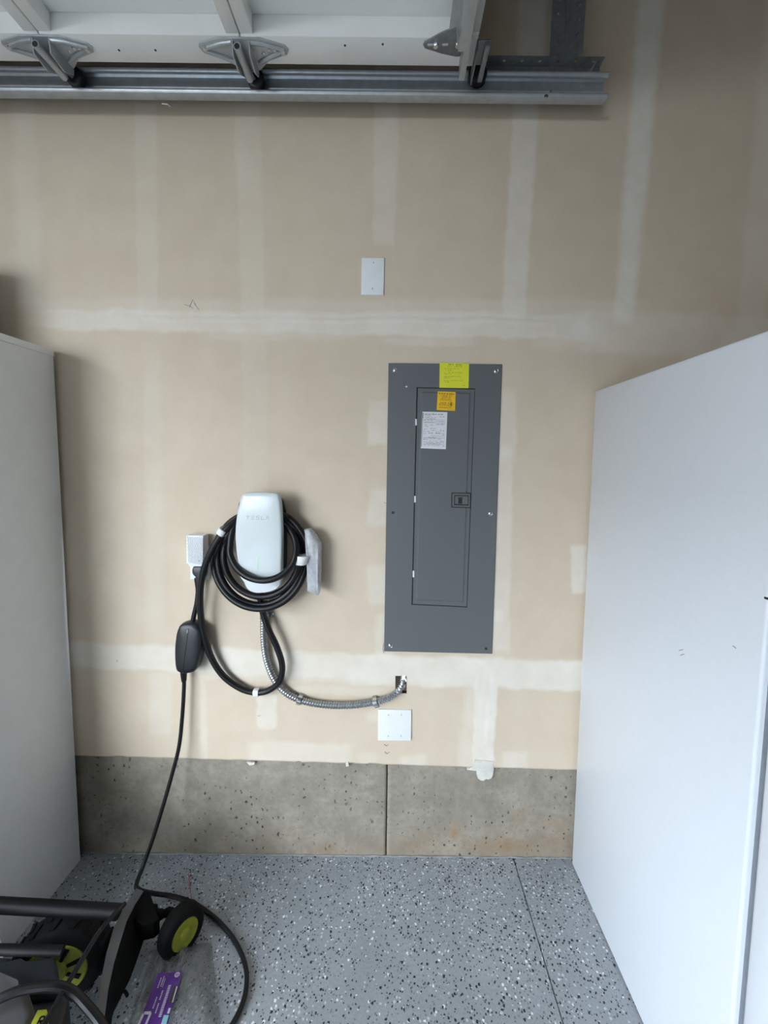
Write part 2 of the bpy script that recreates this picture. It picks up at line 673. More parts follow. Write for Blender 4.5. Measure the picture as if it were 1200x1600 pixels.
vstrip(-300, 0, 40, 480, 30, 66, .22, 10)
vstrip(-300, 200, 238, 500, 216, 248, .22, 3)
vstrip(-300, 352, 395, 500, 378, 414, .28, 4)
vstrip(-300, 590, 640, 384, 583, 617, .36, 3, 3)
vstrip(-300, 826, 872, 497, 784, 820, .58, 4)
vstrip(-300, 1020, 1070, 505, 959, 989, .74, 7)
vstrip(-300, 1026, 1056, 505, 966, 984, .50, 4)
vstrip(-300, 1225, 1290, 520, 1150, 1195, .35, 8)
hs1 = hstrip(70, 483, 514, 930, 491, 531, .72, 40, 4)
hstrip(60, 466, 490, 1000, 468, 494, .30, 40, 6)
hstrip(880, 488, 545, 1300, 494, 570, .45, 40, 8)
hstrip(600, 528, 538, 740, 528, 540, .35, 15, 3)
hstrip(320, 520, 532, 560, 522, 532, .25, 25, 3)
hstrip(830, 520, 545, 880, 520, 548, .30, 10, 4)
vstrip(530, 378, 415, 765, 380, 418, .14, 3)
vstrip(560, 226, 252, 1000, 228, 256, .22, 6, 30)
vstrip(626, 577, 606, 694, 574, 606, .45, 3, 3)
vstrip(764, 580, 606, 820, 572, 606, .40, 5, 6)
vstrip(886, 572, 606, 945, 576, 606, .40, 5, 6)
vstrip(960, 588, 602, 1022, 586, 602, .40, 5, 4)
vstrip(610, 784, 806, 720, 780, 808, .42, 3, 10)
vstrip(700, 780, 801, 1020, 768, 796, .48, 3, 10)
vstrip(955, 772, 786, 975, 772, 786, .5, 3, 3)
vstrip(850, 893, 915, 928, 892, 915, .85, 3, 4)
hs2 = hstrip(90, 1003, 1041, 950, 1036, 1079, .62, 25, 4)
hstrip(560, 1022, 1070, 950, 1036, 1079, .80, 40, 4)
hstrip(300, 1012, 1060, 640, 1026, 1070, .35, 30, 3)
vs1 = vstrip(1050, 742, 776, 1230, 737, 771, .95, 2, 10)
vstrip(1070, 728, 745, 1212, 714, 740, .5, 8, 10)
vstrip(1086, 401, 434, 1137, 402, 432, .55, 3, 3)
hstrip(388, 1157, 1196, 548, 1164, 1200, .40, 8, 4)
vstrip(955, 440, 462, 1030, 448, 468, .25, 8, 14)
vstrip(1052, 234, 268, 1148, 234, 268, .30, 5, 5)
vstrip(1052, 312, 320, 1196, 312, 326, .35, 3, 5)
vstrip(1112, 571, 592, 1130, 574, 594, .35, 5, 5)
vstrip(1176, 786, 824, 1205, 786, 824, .45, 4, 4)
vstrip(1180, 626, 664, 1205, 624, 664, .40, 6, 4)
vstrip(1178, 560, 588, 1205, 560, 588, .30, 6, 4)
hstrip(440, 1070, 1084, 600, 1074, 1088, .30, 15, 4)
mud = 1 - keep
mud *= 0.82 + 0.36 * (vnoise(X, Z, 21, 9) - 0.5) + 0.30 * (vnoise(X, Z * 0.15, 22, 70) - 0.5) * vs1
mud = np.clip(mud, 0, 1)
# relief: compound stands a little proud, trowel ridges along the tape, slight waviness
rel = 0.0011 * mud + 0.0009 * vs1 * vnoise(X, Z * 0.1, 31, 120)
ridge = np.exp(-((wy - (500 + (px - 500) * 0.008)) / 2.2) ** 2) * sstep(170, 260, px) * (1 - sstep(820, 900, px))
rel += 0.0026 * ridge + 0.0006 * hs1 * vnoise(X * 0.1, Z, 32, 90) + 0.0005 * hs2 * vnoise(X * 0.12, Z, 33, 80)
rel += 0.0018 * np.exp(-(((px - 868) / 5) ** 2 + ((py - 522) / 14) ** 2))
for (a, b) in ((405, 735), (603, 478), (562, 357), (401, 296), (397, 386), (604, 520), (470, 313), (200, 306)):
    rel += 0.0016 * np.exp(-(((px - a) / 2.4) ** 2 + ((py - b) / 2.4) ** 2))
rel += 0.003 * (vnoise(X, Z, 35, 2.2) - 0.5)

ny, nx = X.shape
co = np.stack([X, -rel, Z], -1).reshape(-1, 3)
idx = np.arange(ny * nx).reshape(ny, nx)
fa = np.stack([idx[:-1, :-1], idx[:-1, 1:], idx[1:, 1:], idx[1:, :-1]], -1)
xc, zc = (X[:-1, :-1] + X[1:, 1:]) / 2, (Z[:-1, :-1] + Z[1:, 1:]) / 2
inh = (xc > HX0) & (xc < HX1) & (zc > HZ0) & (zc < HZ1)
fa = fa[~inh]
# bottom lip of the boards, and plain wall left and right of the fine grid
lip = np.stack([X[0], np.full(nx, 0.013), Z[0]], -1)
base = len(co)
co = np.concatenate([co, lip])
li = np.arange(nx - 1)
lf = np.stack([base + li, base + li + 1, idx[0, :-1] + 1, idx[0, :-1]], -1)
extra = np.array([(XL, 0, .43), (gx[0], 0, .4064), (gx[0], 0, ZC), (XL, 0, ZC),
                  (gx[-1], 0, .3547), (XR, 0, .32), (XR, 0, ZC), (gx[-1], 0, ZC)], float)
b2 = len(co)
co = np.concatenate([co, extra])
faces = np.concatenate([fa.reshape(-1, 4), lf, np.array([[b2, b2 + 1, b2 + 2, b2 + 3], [b2 + 4, b2 + 5, b2 + 6, b2 + 7]])])
me = bpy.data.meshes.new('wall_back')
me.vertices.add(len(co))
me.vertices.foreach_set('co', co.ravel())
me.loops.add(faces.size)
me.loops.foreach_set('vertex_index', faces.ravel().astype(np.int32))
me.polygons.add(len(faces))
me.polygons.foreach_set('loop_start', np.arange(0, faces.size, 4, dtype=np.int32))
me.polygons.foreach_set('use_smooth', np.ones(len(faces), bool))
me.update(calc_edges=True)
at = me.attributes.new('mud', 'FLOAT', 'POINT')
mv = np.zeros(len(co))
mv[:ny * nx] = mud.ravel()
at.data.foreach_set('value', mv)
me.materials.append(M['drywall'])
wall_back = bpy.data.objects.new('wall_back', me)
COL.objects.link(wall_back)
struct(wall_back)

# opening for the conduit: the board's cut edges and the stud bay behind
bm = bmesh.new()
frame(bm, [(HX0, .0, HZ1), (HX1, .0, HZ1), (HX1, .0, HZ0), (HX0, .0, HZ0)],
      [(HX0 + .001, .001, HZ1 - .001), (HX1 - .001, .001, HZ1 - .001), (HX1 - .001, .001, HZ0 + .001), (HX0 + .001, .001, HZ0 + .001)], (0, .013, 0))
obj('cut_opening', bm, 'cavity', wall_back, smooth=False)
bm = bmesh.new()
box(bm, HX0 - .05, HX1 + .05, .10, .11, HZ0 - .1, HZ1 + .1)
box(bm, HX0 - .06, HX0 - .05, .015, .11, HZ0 - .1, HZ1 + .1)
box(bm, HX1 + .05, HX1 + .06, .015, .11, HZ0 - .1, HZ1 + .1)
obj('stud_bay', bm, 'cavity', wall_back, smooth=False)

# lump of compound hanging below the board
bm = bmesh.new()
o_ = [(742, 1188), (771, 1190), (772, 1203), (770, 1212), (768, 1217), (763, 1219), (759, 1216), (756, 1221), (751, 1220), (747, 1217), (745, 1212), (746, 1204), (738, 1203), (730, 1204), (730, 1201), (740, 1199)]
prism(bm, [P(a, b, -.0055) for a, b in o_], (0, .012, 0), bevel=.0022, seg=2)
bmesh.ops.triangulate(bm, faces=[f for f in bm.faces if len(f.verts) > 4])
obj('compound_lump', bm, 'mud', wall_back)['label'] = 'thick white lump of joint compound hanging over the concrete'
for q in ([(385, 1191), (398, 1192), (397, 1195), (390, 1196)], [(540, 1194), (544, 1190), (545, 1197), (541, 1198)]):
    bm = bmesh.new()
    prism(bm, [P(a, b, -.002) for a, b in q], (0, .006, 0))
    obj('torn_paper', bm, 'mud', wall_back)
# small pencil scribbles and drill marks on the board
for pts in ([(288, 476), (296, 478), (302, 482)], [(296, 480), (301, 468), (306, 476)], [(303, 474), (311, 484)],
            [(600, 1163), (604, 1166), (607, 1163)], [(601, 1175), (605, 1178), (608, 1175)],
            [(600, 785), (604, 787)], [(599, 1005), (598, 1015), (600, 1020)], [(403, 1119), (407, 1118)], [(182, 1031), (184, 1034)]):
    bm = bmesh.new()
    sweep(bm, [P(a, b, -.0012) for a, b in pts], .0008, 5)
    obj('pencil_mark', bm, 'ink_grey', wall_back)

# ---- concrete stem wall in two pours, with the crack between them
wl = bpy.data.objects.new('wall_foundation', None)
COL.objects.link(wl)
struct(wl)
crack_top, crack_bot = P(605, 1197, .010), P(603, 1342, .010)


def crack_x(z):
    t = (z - crack_bot.z) / (crack_top.z - crack_bot.z)
    return crack_bot.x + (crack_top.x - crack_bot.x) * t


def pour(name, x0, x1, side):
    """grid of one concrete pour; side = +1 if its right edge is the crack, -1 if its left edge"""
    nxx, nzz = 220, 48
    zz = np.linspace(-0.02, 0.47, nzz)
    verts, stain = [], []
    for j, z in enumerate(zz):
        jag = 0.0022 * (vnoise(np.array([z]), np.array([0.3]), 41, 60)[0] - .5)
        a, b = (x0, crack_x(z) - .0020 + jag) if side > 0 else (crack_x(z) + .0020 + jag, x1)
        t = np.linspace(0, 1, nxx)
        xs = a + (b - a) * t
        for x in xs:
            verts.append((x, .010, z))
    v = np.array(verts)
    rel = .0035 * (vnoise(v[:, 0], v[:, 2], 43, 9) - .5) + .0015 * (vnoise(v[:, 0], v[:, 2], 44, 40) - .5)
    v[:, 1] += rel
    pxx, pyy = to_px(v[:, 0], v[:, 2])
    s = np.zeros(len(v))
    for (cx_, cy_, rx, ry, w) in ((710, 1302, 10, 16, .7), (665, 1312, 14, 12, .35), (815, 1278, 12, 14, .45), (862, 1292, 26, 12, .5),
                                  (800, 1325, 70, 16, .65), (860, 1318, 40, 14, .4), (640, 1325, 60, 14, .3), (510, 1330, 30, 10, .4), (440, 1310, 50, 16, .15)):
        s = np.maximum(s, w * np.exp(-((pxx - cx_) / rx) ** 2 - ((pyy - cy_) / ry) ** 2))
    s *= 0.45 + 1.1 * vnoise(v[:, 0], v[:, 2], 45, 35)
    s += .25 * sstep(1300, 1340, pyy) * vnoise(v[:, 0], v[:, 2], 46, 18)
    ii = np.arange(nxx * nzz).reshape(nzz, nxx)
    fs = np.stack([ii[:-1, :-1], ii[:-1, 1:], ii[1:, 1:], ii[1:, :-1]], -1).reshape(-1, 4)
    edge = ii[:, -1] if side > 0 else ii[:, 0]
    back = len(v) + np.arange(nzz)
    v = np.concatenate([v, np.stack([v[edge, 0], np.full(nzz, .05), v[edge, 2]], -1)])
    s = np.concatenate([s, np.zeros(nzz)])
    ef = np.stack([edge[:-1], back[:-1], back[1:], edge[1:]], -1)
    if side < 0:
        ef = ef[:, ::-1]
    me = bpy.data.meshes.new(name)
    me.from_pydata(v.tolist(), [], np.concatenate([fs, ef]).tolist())
    me.polygons.foreach_set('use_smooth', np.ones(len(me.polygons), bool))
    a = me.attributes.new('stain', 'FLOAT', 'POINT')
    a.data.foreach_set('value', np.clip(s, 0, 1))
    me.materials.append(M['concrete'])
    o = bpy.data.objects.new(name, me)
    COL.objects.link(o)
    o.parent = wl
    return o


pour('concrete_pour', XL, 0, 1)
pour('concrete_pour', 0, XR, -1)
bm = bmesh.new()
box(bm, crack_bot.x - .03, crack_bot.x + .03, .045, .055, -.02, .47)
obj('crack_backing', bm, 'cavity', wl, smooth=False)

# ---- floor with a saw-cut control joint
GX = 0.4735
bm = bmesh.new()
box(bm, XL, GX - .0022, YB, .05, -.06, 0.0)
box(bm, GX + .0022, XR, YB, .05, -.06, 0.0)
box(bm, GX - .0025, GX + .0025, YB, .05, -.06, -.005)
floor = struct(obj('floor', bm, 'floor', smooth=False))
bm = bmesh.new()
rnd = random.Random(3)
pts = [Vector((x, .007 + .002 * rnd.random(), .0015 + .002 * rnd.random())) for x in np.arange(-1.6, 1.4, .02)]
sweep(bm, pts, lambda i, k: .0028 + .0016 * math.sin(i * 1.7) * math.sin(i * .31), 8)
struct(obj('trim_1', bm, 'caulk'))

bm = bmesh.new()
box(bm, XL - .2, XR + .2, YB - .2, .2, ZC, ZC + .1)
struct(obj('ceiling', bm, 'roof_white', smooth=False))
bm = bmesh.new()
box(bm, XR, XR + .12, YB, .12, -.06, ZC)
struct(obj('wall_right', bm, 'drywall_plain', smooth=False))
bm = bmesh.new()
box(bm, XL, XR, YB - .12, YB, -.06, ZC)
struct(obj('wall_rear', bm, 'drywall_plain', smooth=False))
bm = bmesh.new()
box(bm, XL - .15, XL, OP_Y0, .12, -.06, ZC)
box(bm, XL - .15, XL, YB - .12, OP_Y1, -.06, ZC)
box(bm, XL - .15, XL, OP_Y1, OP_Y0, OP_Z, ZC)
struct(obj('wall_left', bm, 'drywall_plain', smooth=False))
bm = bmesh.new()
box(bm, XL - 14, XL, YB - 8, 9, -.2, -.06)
struct(obj('driveway', bm, 'driveway', smooth=False))

# unseen house added across the drive to close off the low sky in the doorway
bm = bmesh.new()
HXF = -11.0
vs_ = []
for y in (-15.0, 8.0):
    vs_.append([bm.verts.new((x, y, z)) for x, z in ((HXF, -.06), (HXF, 3.6), (HXF + .4, 3.45), (HXF - 3.5, 5.9), (HXF - 7.4, 3.45), (HXF - 7, 3.6), (HXF - 7, -.06))])
for i in range(7):
    j = (i + 1) % 7
    bm.faces.new((vs_[0][i], vs_[0][j], vs_[1][j], vs_[1][i]))
bm.faces.new(vs_[0][::-1])
bm.faces.new(vs_[1])
struct(obj('sky_blocking_house', bm, 'siding', smooth=False))

# ================================================================== ELECTRICAL PANEL
YP = -.006
panel = thing('breaker_panel', 'tall dark grey steel breaker panel with stickers, set in the drywall', 'electrical panel', P(684, 1020, 0))
bm = bmesh.new()
outer = [P(607, 567, YP), P(785, 569, YP), P(769, 1022, YP), P(600, 1018, YP)]
openq = [P(651, 605, YP), P(742.5, 607, YP), P(730, 949, YP), P(643, 945, YP)]
frame(bm, outer, openq, (0, .007, 0), (0, .004, 0))
es = [e for e in bm.edges if all(any((v.co - p).length < 1e-5 for p in outer) for v in e.verts)]
bmesh.ops.bevel(bm, geom=es, offset=.002, segments=2, affect='EDGES')
obj('cover', bm, 'panel', panel)
bm = bmesh.new()
d0 = [P(653, 606.6, YP), P(741.5, 608.6, YP), P(729, 947.6, YP), P(645, 943.6, YP)]
d1 = [P(657, 612, YP), P(735.5, 614, YP), P(724.5, 941, YP), P(650, 937.5, YP)]
d2 = [P(659, 614, YP), P(733, 616, YP), P(722.5, 939, YP), P(652, 935.5, YP)]
rings = []
for q, off in ((d0, .004), (d0, -.0002), (d1, -.0002), (d2, -.0035)):
    rings.append([bm.verts.new(p + Vector((0, off, 0))) for p in q])
for a, b in zip(rings, rings[1:]):
    for i in range(4):
        bm.faces.new((a[i], a[(i + 1) % 4], b[(i + 1) % 4], b[i]))
bm.faces.new(rings[-1])
pdoor = obj('door', bm, 'panel', panel, angle=15)
bm = bmesh.new()
prism(bm, [P(648, 602, YP + .0035), P(745, 604, YP + .0035), P(733, 952, YP + .0035), P(640, 948, YP + .0035)], (0, .001, 0))  # dark backing sheet that gives the door gap its shade
obj('door_gap_shade', bm, 'panel_dark', panel, smooth=False)
YD = YP - .0036
bm = bmesh.new()
prism(bm, [P(705.5, 769.5, YD - .0004), P(735.5, 770, YD - .0004), P(735, 794, YD - .0004), P(705, 793, YD - .0004)], (0, .001, 0))  # dark sheet whose border stands for the shade in the latch gap
latch_gap_shade = bm
latch = bmesh.new()
lq = [P(707, 771, YD), P(734.5, 771.5, YD), P(734, 792.5, YD), P(706.5, 791.5, YD)]
li_ = [P(709.6, 773.4, YD), P(732.5, 773.9, YD), P(732, 790, YD), P(709.2, 789.2, YD)]
frame(latch, [p + Vector((0, -.0022, 0)) for p in lq], [p + Vector((0, -.0022, 0)) for p in li_], (0, .003, 0), (0, .004, 0))
lo = obj('latch', latch, 'panel', panel, angle=15)
obj('latch_gap_shade', latch_gap_shade, 'panel_dark', lo, smooth=False)
bm = bmesh.new()
lp = [P(711.2, 775.2, YD - .0014), P(731.2, 775.5, YD - .0014), P(730.8, 788.2, YD - .0014), P(710.8, 787.4, YD - .0014)]
prism(bm, lp, (0, .002, 0))
obj('latch_plate', bm, 'panel', lo, smooth=False)
bm = bmesh.new()
prism(bm, [P(716, 777, YD - .0018), P(722.5, 777, YD - .0018), P(722, 787, YD - .0018), P(716, 787, YD - .0018)], (0, .001, 0))
obj('latch_slot', bm, 'panel_dark', lo, smooth=False)['label'] = 'black finger slot of the latch'
for (a, b) in ((650, 659.5), (648.4, 780), (646, 897)):
    bm = bmesh.new()
    prism(bm, [P(a - 1.2, b - 5, YP - .001), P(a + 1.3, b - 5, YP - .001), P(a + 1.3, b + 5, YP - .001), P(a - 1.2, b + 5, YP - .001)], (0, .003, 0))
    obj('hinge_tab', bm, 'white_plastic', panel, smooth=False)
for (a, b) in ((617, 578.5), (775, 580), (766.5, 802.5), (610, 1009)):
    bm = bmesh.new()
    c = P(a, b, YP)
    lathe(bm, c, (0, -1, 0), [(0, .0075), (.0012, .0075), (.0016, .0068), (.0012, .0060), (.0035, .0050), (.0045, .003)], 20)
    s_ = obj('screw', bm, 'steel_bright', panel)
    bm = bmesh.new()
    box(bm, c.x - .0045, c.x + .0045, c.y - .0050, c.y - .0040, c.z - .0007, c.z + .0007)
    obj('screw_slot', bm, 'panel_dark', s_, smooth=False)
for (a, b) in ((614, 801), (759.5, 1013.5)):
    bm = bmesh.new()
    lathe(bm, P(a, b, YP), (0, -1, 0), [(0, .0052), (.0004, .0052)], 16)
    obj('screw_hole', bm, 'panel_dark', panel)
bm = bmesh.new()
prism(bm, [P(633, 604, YP - .0003), P(636, 602.6, YP - .0003), P(637, 604.5, YP - .0003), P(634.5, 605.6, YP - .0003)], (0, .0004, 0))
obj('paint_chip', bm, 'paper_white', panel, smooth=False)


def sticker(name, q, mat, label):
    bm = bmesh.new()
    prism(bm, q, (0, .0003, 0))
    o = obj(name, bm, mat, panel, smooth=False)
    o['label'] = label
    return o


def greek(q, rows, mat, parent, off=(0, -.0004, 0), name='printed_text', seed=1):
    """unreadably small print as word-sized ink bars; rows of (v, height, u0, u1)"""
    rd = random.Random(seed)
    bm = bmesh.new()
    for v, h, u0, u1 in rows:
        u = u0
        while u < u1:
            w = min(u1 - u, rd.uniform(.04, .13))
            k = max(1, int(w / .022))
            for i in range(k):                       # letters inside the word
                if rd.random() < .85:
                    quad_on(bm, q, u + w * i / k, u + w * (i + .72) / k, v + h * rd.uniform(0, .25), v + h, off)
            u += w + .025
    return obj(name, bm, mat, parent, smooth=False, fin=False)


YS = YP - .0005
q = [P(687, 566.8, YS), P(733, 568, YS), P(732, 606.5, YS), P(686.5, 606, YS)]
s_ = sticker('notice_sticker', q, 'sticker_lime', 'lime yellow notice sticker at the top edge')
greek(q, [(.045, .03, .28, .76), (.115, .03, .28, .76)], 'ink', s_, name='heading_text', seed=2)
greek(q, [(.21, .022, .16, .66), (.27, .022, .16, .46), (.37, .022, .16, .88), (.43, .022, .16, .40), (.53, .022, .16, .72), (.59, .022, .16, .40),
          (.69, .022, .16, .80), (.75, .022, .16, .40), (.88, .02, .80, .88)], 'ink_soft', s_, seed=3)
YS2 = YD - .0006
q = [P(684, 611.5, YS2), P(712, 612.4, YS2), P(711, 642, YS2), P(682.4, 640.6, YS2)]
s_ = sticker('warning_sticker', q, 'sticker_orange', 'amber warning sticker on the panel door')
greek(q, [(.08, .07, .08, .46), (.08, .07, .50, .92)], 'ink', s_, name='heading_text', seed=4)
greek(q, [(.20, .04, .18, .82), (.28, .04, .26, .78), (.36, .04, .20, .82), (.43, .04, .16, .84), (.57, .04, .12, .54), (.64, .04, .12, .52), (.71, .04, .12, .58),
          (.83, .04, .12, .78), (.93, .02, .58, .95)], 'ink', s_, seed=5)
bm = bmesh.new()
ring = [(.73 + .125 * math.cos(a), .66 + .125 * math.sin(a)) for a in np.linspace(0, 2 * math.pi, 25)]
stroke(bm, q, ring, .0012, (0, -.0004, 0))
stroke(bm, q, [(.78, .58), (.74, .66), (.80, .66), (.75, .74)], .0032, (0, -.0004, 0))
stroke(bm, q, [(.67, .62), (.70, .70)], .0014, (0, -.0004, 0))
obj('hand_symbol', bm, 'ink', s_, smooth=False, fin=False)
q = [P(660, 643.2, YS2), P(699, 644, YS2), P(696.6, 702, YS2), P(657.5, 700.4, YS2)]
s_ = sticker('rating_label', q, 'paper_white', 'white rating label with dense grey print')
rows = [(.05, .035, .10, .36), (.04, .04, .38, .60), (.045, .035, .62, .86), (.10, .02, .10, .38), (.115, .02, .60, .92), (.145, .02, .10, .55), (.18, .02, .16, .52),
        (.225, .02, .08, .45), (.235, .02, .52, .90), (.285, .02, .08, .50), (.30, .025, .55, .92), (.33, .02, .58, .86), (.345, .02, .10, .22), (.345, .02, .34, .50),
        (.39, .02, .14, .26), (.435, .02, .36, .60), (.46, .02, .10, .24), (.49, .02, .30, .56), (.475, .04, .76, .80), (.475, .05, .86, .90), (.525, .02, .08, .34),
        (.525, .02, .58, .78), (.56, .03, .26, .74), (.58, .02, .08, .18), (.60, .025, .82, .94), (.68, .018, .28, .62), (.715, .02, .08, .60), (.72, .018, .66, .80),
        (.75, .018, .08, .26), (.78, .02, .30, .42), (.78, .02, .50, .64), (.78, .02, .78, .92), (.815, .02, .10, .94), (.85, .02, .22, .76), (.89, .018, .08, .20), (.90, .018, .28, .74), (.905, .02, .88, .94)]
greek(q, rows, 'ink_grey', s_, seed=6)
bm = bmesh.new()
for a in ((.08, .94, .212), (.08, .94, .27), (.58, .94, .575), (.40, .94, .645), (.08, .94, .70), (.08, .94, .875)):
    quad_on(bm, q, a[0], a[1], a[2], a[2] + .005, (0, -.0004, 0))
quad_on(bm, q, .015, .045, .03, .17, (0, -.0004, 0))
quad_on(bm, q, .015, .03, .17, .95, (0, -.0004, 0))
obj('ruled_line', bm, 'ink', s_, smooth=False, fin=False)


# ================================================================== COVER PLATES
def cover_plate(name, label, q, screws, t=.006, group=None):
    o = thing(name, label, 'cover plate', (q[3] + q[2]) / 2)
    bm = bmesh.new()
    prism(bm, q, (0, t, 0), bevel=.0028, seg=3)
    obj('plate', bm, 'white_plastic', o)
    for (a, b) in screws:
        bm = bmesh.new()
        c = P(a, b, q[0].y)
        lathe(bm, c, (0, -1, 0), [(0, .0034), (.0008, .0034), (.0013, .0022)], 14)
        s = obj('screw', bm, 'white_satin', o)
        bm = bmesh.new()
        box(bm, c.x - .0006, c.x + .0006, c.y - .0016, c.y - .001, c.z - .0028, c.z + .0028)
        obj('screw_slot', bm, 'gasket', s, smooth=False)
    return o


YC = -.0065
cover_plate('blank_plate', 'single white blank cover plate high on the wall above the breaker panel',
            [P(565, 402, YC), P(601, 402.5, YC), P(599.5, 460.5, YC), P(564, 460, YC)], ((583.5, 410.5), (582, 451)))
cover_plate('blank_plate', 'wide double white blank cover plate low on the wall below the conduit',
            [P(591, 1109, YC), P(643, 1110, YC), P(642.5, 1158, YC), P(590.5, 1157.5, YC)], ((607, 1117), (627, 1117), (606.5, 1150), (626.5, 1150)))

# ================================================================== WALL OUTLET, PLUG-IN ADAPTER
ol = thing('outlet_plate', 'white wall outlet plate behind the plug-in adapter and black plug', 'outlet', P(312, 906, 0))
bm = bmesh.new()
prism(bm, [P(297, 854, YC), P(327, 854, YC), P(327, 906, YC), P(297, 905.5, YC)], (0, .006, 0), bevel=.0028, seg=3)
obj('plate', bm, 'white_plastic', ol)
bm = bmesh.new()
prism(bm, [P(302, 884, YC - .001), P(322, 884, YC - .001), P(322, 901, YC - .001), P(302, 901, YC - .001)], (0, .002, 0))
obj('socket', bm, 'white_satin', ol)
ad = thing('power_adapter', 'white plug-in adapter with diamond quilted face, above the black plug', 'adapter', P(305, 885, -.02))
YA = -.046
bm = bmesh.new()
prism(bm, [P(291, 836.5, YA), P(317.5, 837, YA), P(317, 885.5, YA), P(299, 885.5, YA), P(297, 883.5, YA), (P(291, 881, YA))], (0, .038, 0), bevel=.003, seg=2)
obj('body', bm, 'white_plastic', ad)
bm = bmesh.new()
qa = [P(292.5, 838.5, YA - .0003), P(316.5, 839, YA - .0003), P(316, 883, YA - .0003), P(293.5, 879, YA - .0003)]
nu, nv = 9, 16
for j in range(nv):
    for i in range(nu):
        u = (i + (0.5 if j % 2 else 0.0) + .25) / nu
        v = (j + .5) / nv
        if u > .98:
            continue
        c = bil(qa, u, v)
        du = (qa[1] - qa[0]) * (.46 / nu)
        dv = (qa[3] - qa[0])
        dv = Vector((0, 0, dv.z)) * (.85 / nv)
        ap = bm.verts.new(c + Vector((0, -.0018, 0)))
        ring = [bm.verts.new(c + d) for d in (du, dv, -du, -dv)]
        for k in range(4):
            bm.faces.new((ring[k], ring[(k + 1) % 4], ap))
qp = obj('quilted_face', bm, 'white_plastic', ad, angle=10)
qp['kind'] = 'stuff'
bm = bmesh.new()
lathe(bm, P(311, 876.5, YA - .0015), (0, -1, 0), [(0, .0016), (.0008, .0016)], 12)
obj('indicator_dot', bm, 'panel_dark', ad)

# ================================================================== EV WALL CHARGER
ch = thing('wall_charger', 'white glossy wall charger with black cable coiled round it', 'charger', P(405, 928, 0))
YF = -.100
face_px = [(383, 770.5), (405, 769.5), (428, 770.5), (434.5, 774.5), (437.5, 788), (439.5, 820), (440, 850), (439.5, 880), (438, 902),
           (425, 907), (408, 908.5), (392, 907), (379, 902), (372, 880), (368.5, 855), (367.5, 832), (369.5, 808), (373, 790), (377, 775.5)]
fo = smooth_outline([P(a, b, YF) for a, b in face_px], 3)
bm = bmesh.new()
loft(bm, fo, [(.94, -.066), (.985, -.070), (1.0, -.078), (1.0, -.094), (.992, -.0985), (.972, -.1005), (.90, -.1018), (.6, -.1027), (.25, -.1031), (.02, -.1032)])
fp = obj('faceplate', bm, 'white_gloss', ch, angle=50)
nose_px = [(377, 896), (439, 896), (438, 908), (436.5, 916), (430, 921.5), (418, 925.5), (404, 926.8), (393, 925), (385.5, 920), (381, 910)]
no = smooth_outline([P(a, b, -.092) for a, b in nose_px], 3)
bm = bmesh.new()
loft(bm, no, [(.90, -.03), (.96, -.045), (1.0, -.066), (1.0, -.084), (.985, -.090), (.95, -.0925), (.5, -.094)])
obj('lower_cover', bm, 'white_satin', ch, angle=50)
hous_px = [(384, 778), (430, 778), (441, 792), (444, 830), (444, 880), (438, 908), (385, 908), (378, 880), (374, 830), (377, 795)]
ho = smooth_outline([P(a, b, -.04) for a, b in hous_px], 3)
bm = bmesh.new()
loft(bm, ho, [(.96, -.001), (1.0, -.006), (1.0, -.020), (.82, -.030), (.82, -.055), (.97, -.066), (.97, -.072)])
obj('housing', bm, 'charcoal', ch, angle=50)
bm = bmesh.new()
lq = [P(384.5, 804.5, -.1030), P(421.5, 805, -.1030), P(421, 813.5, -.1030), P(384, 813, -.1030)]
nrm = (0, -.0003, 0)
w = .0011


def letter(u, pts):
    for s in pts:
        stroke(bm, lq, [(u + a * .12, .2 + b * .6) for a, b in s], w, nrm)


letter(.02, [[(0, 0), (1, 0)], [(.5, 0), (.5, 1)]])
letter(.23, [[(0, 0), (1, 0)], [(0, .5), (1, .5)], [(0, 1), (1, 1)]])
letter(.44, [[(1, 0), (0, 0), (0, .5), (1, .5), (1, 1), (0, 1)]])
letter(.65, [[(0, 0), (0, 1), (1, 1)]])
letter(.85, [[(0, 1), (.36, 0), (.64, 0), (1, 1)]])
obj('lettering', bm, 'logo', fp, smooth=False, fin=False)
bm = bmesh.new()
prism(bm, [P(401, 871, -.1034), P(403, 871, -.1034), P(402.6, 890, -.1034), P(400.8, 890, -.1034)], (0, .001, 0))
obj('indicator_light', bm, 'led', fp, smooth=False)['label'] = 'faint green vertical light strip'

# one continuous cable: out of the base, hanging loop, then four turns round the body
CR = .0108
cp = [(407, 918, -.060), (407, 935, -.056), (410, 955, -.040), (419, 982, -.040), (433, 1012, -.038), (441, 1040, -.036), (437, 1064, -.032), (421, 1078, -.026), (402, 1082, -.022),
      (377, 1076, -.022), (348, 1055, -.024), (327, 1020, -.030), (315, 972, -.046), (313, 925, -.064), (320, 885, -.078), (336, 850, -.088), (354, 826, -.084), (378, 806, -.060)]
path = [P(*c) for c in cp]


def turn(cx_, cy_, a, b, y_top, y_side, y_bot, t0, t1, c2=None, k=14):
    for i in range(k + 1):
        s = i / k
        t = math.radians(t0 + (t1 - t0) * s)
        ccx, ccy, aa, bb = ((cx_, cy_, a, b) if c2 is None else [u + (v - u) * s for u, v in zip((cx_, cy_, a, b), c2)])
        x, y = ccx + aa * math.sin(t), ccy - bb * math.cos(t)
        c = math.cos(t)
        yy = y_side + (y_top - y_side) * max(c, 0) ** .7 + (y_bot - y_side) * max(-c, 0) ** 1.2
        path.append(P(x, y, yy))


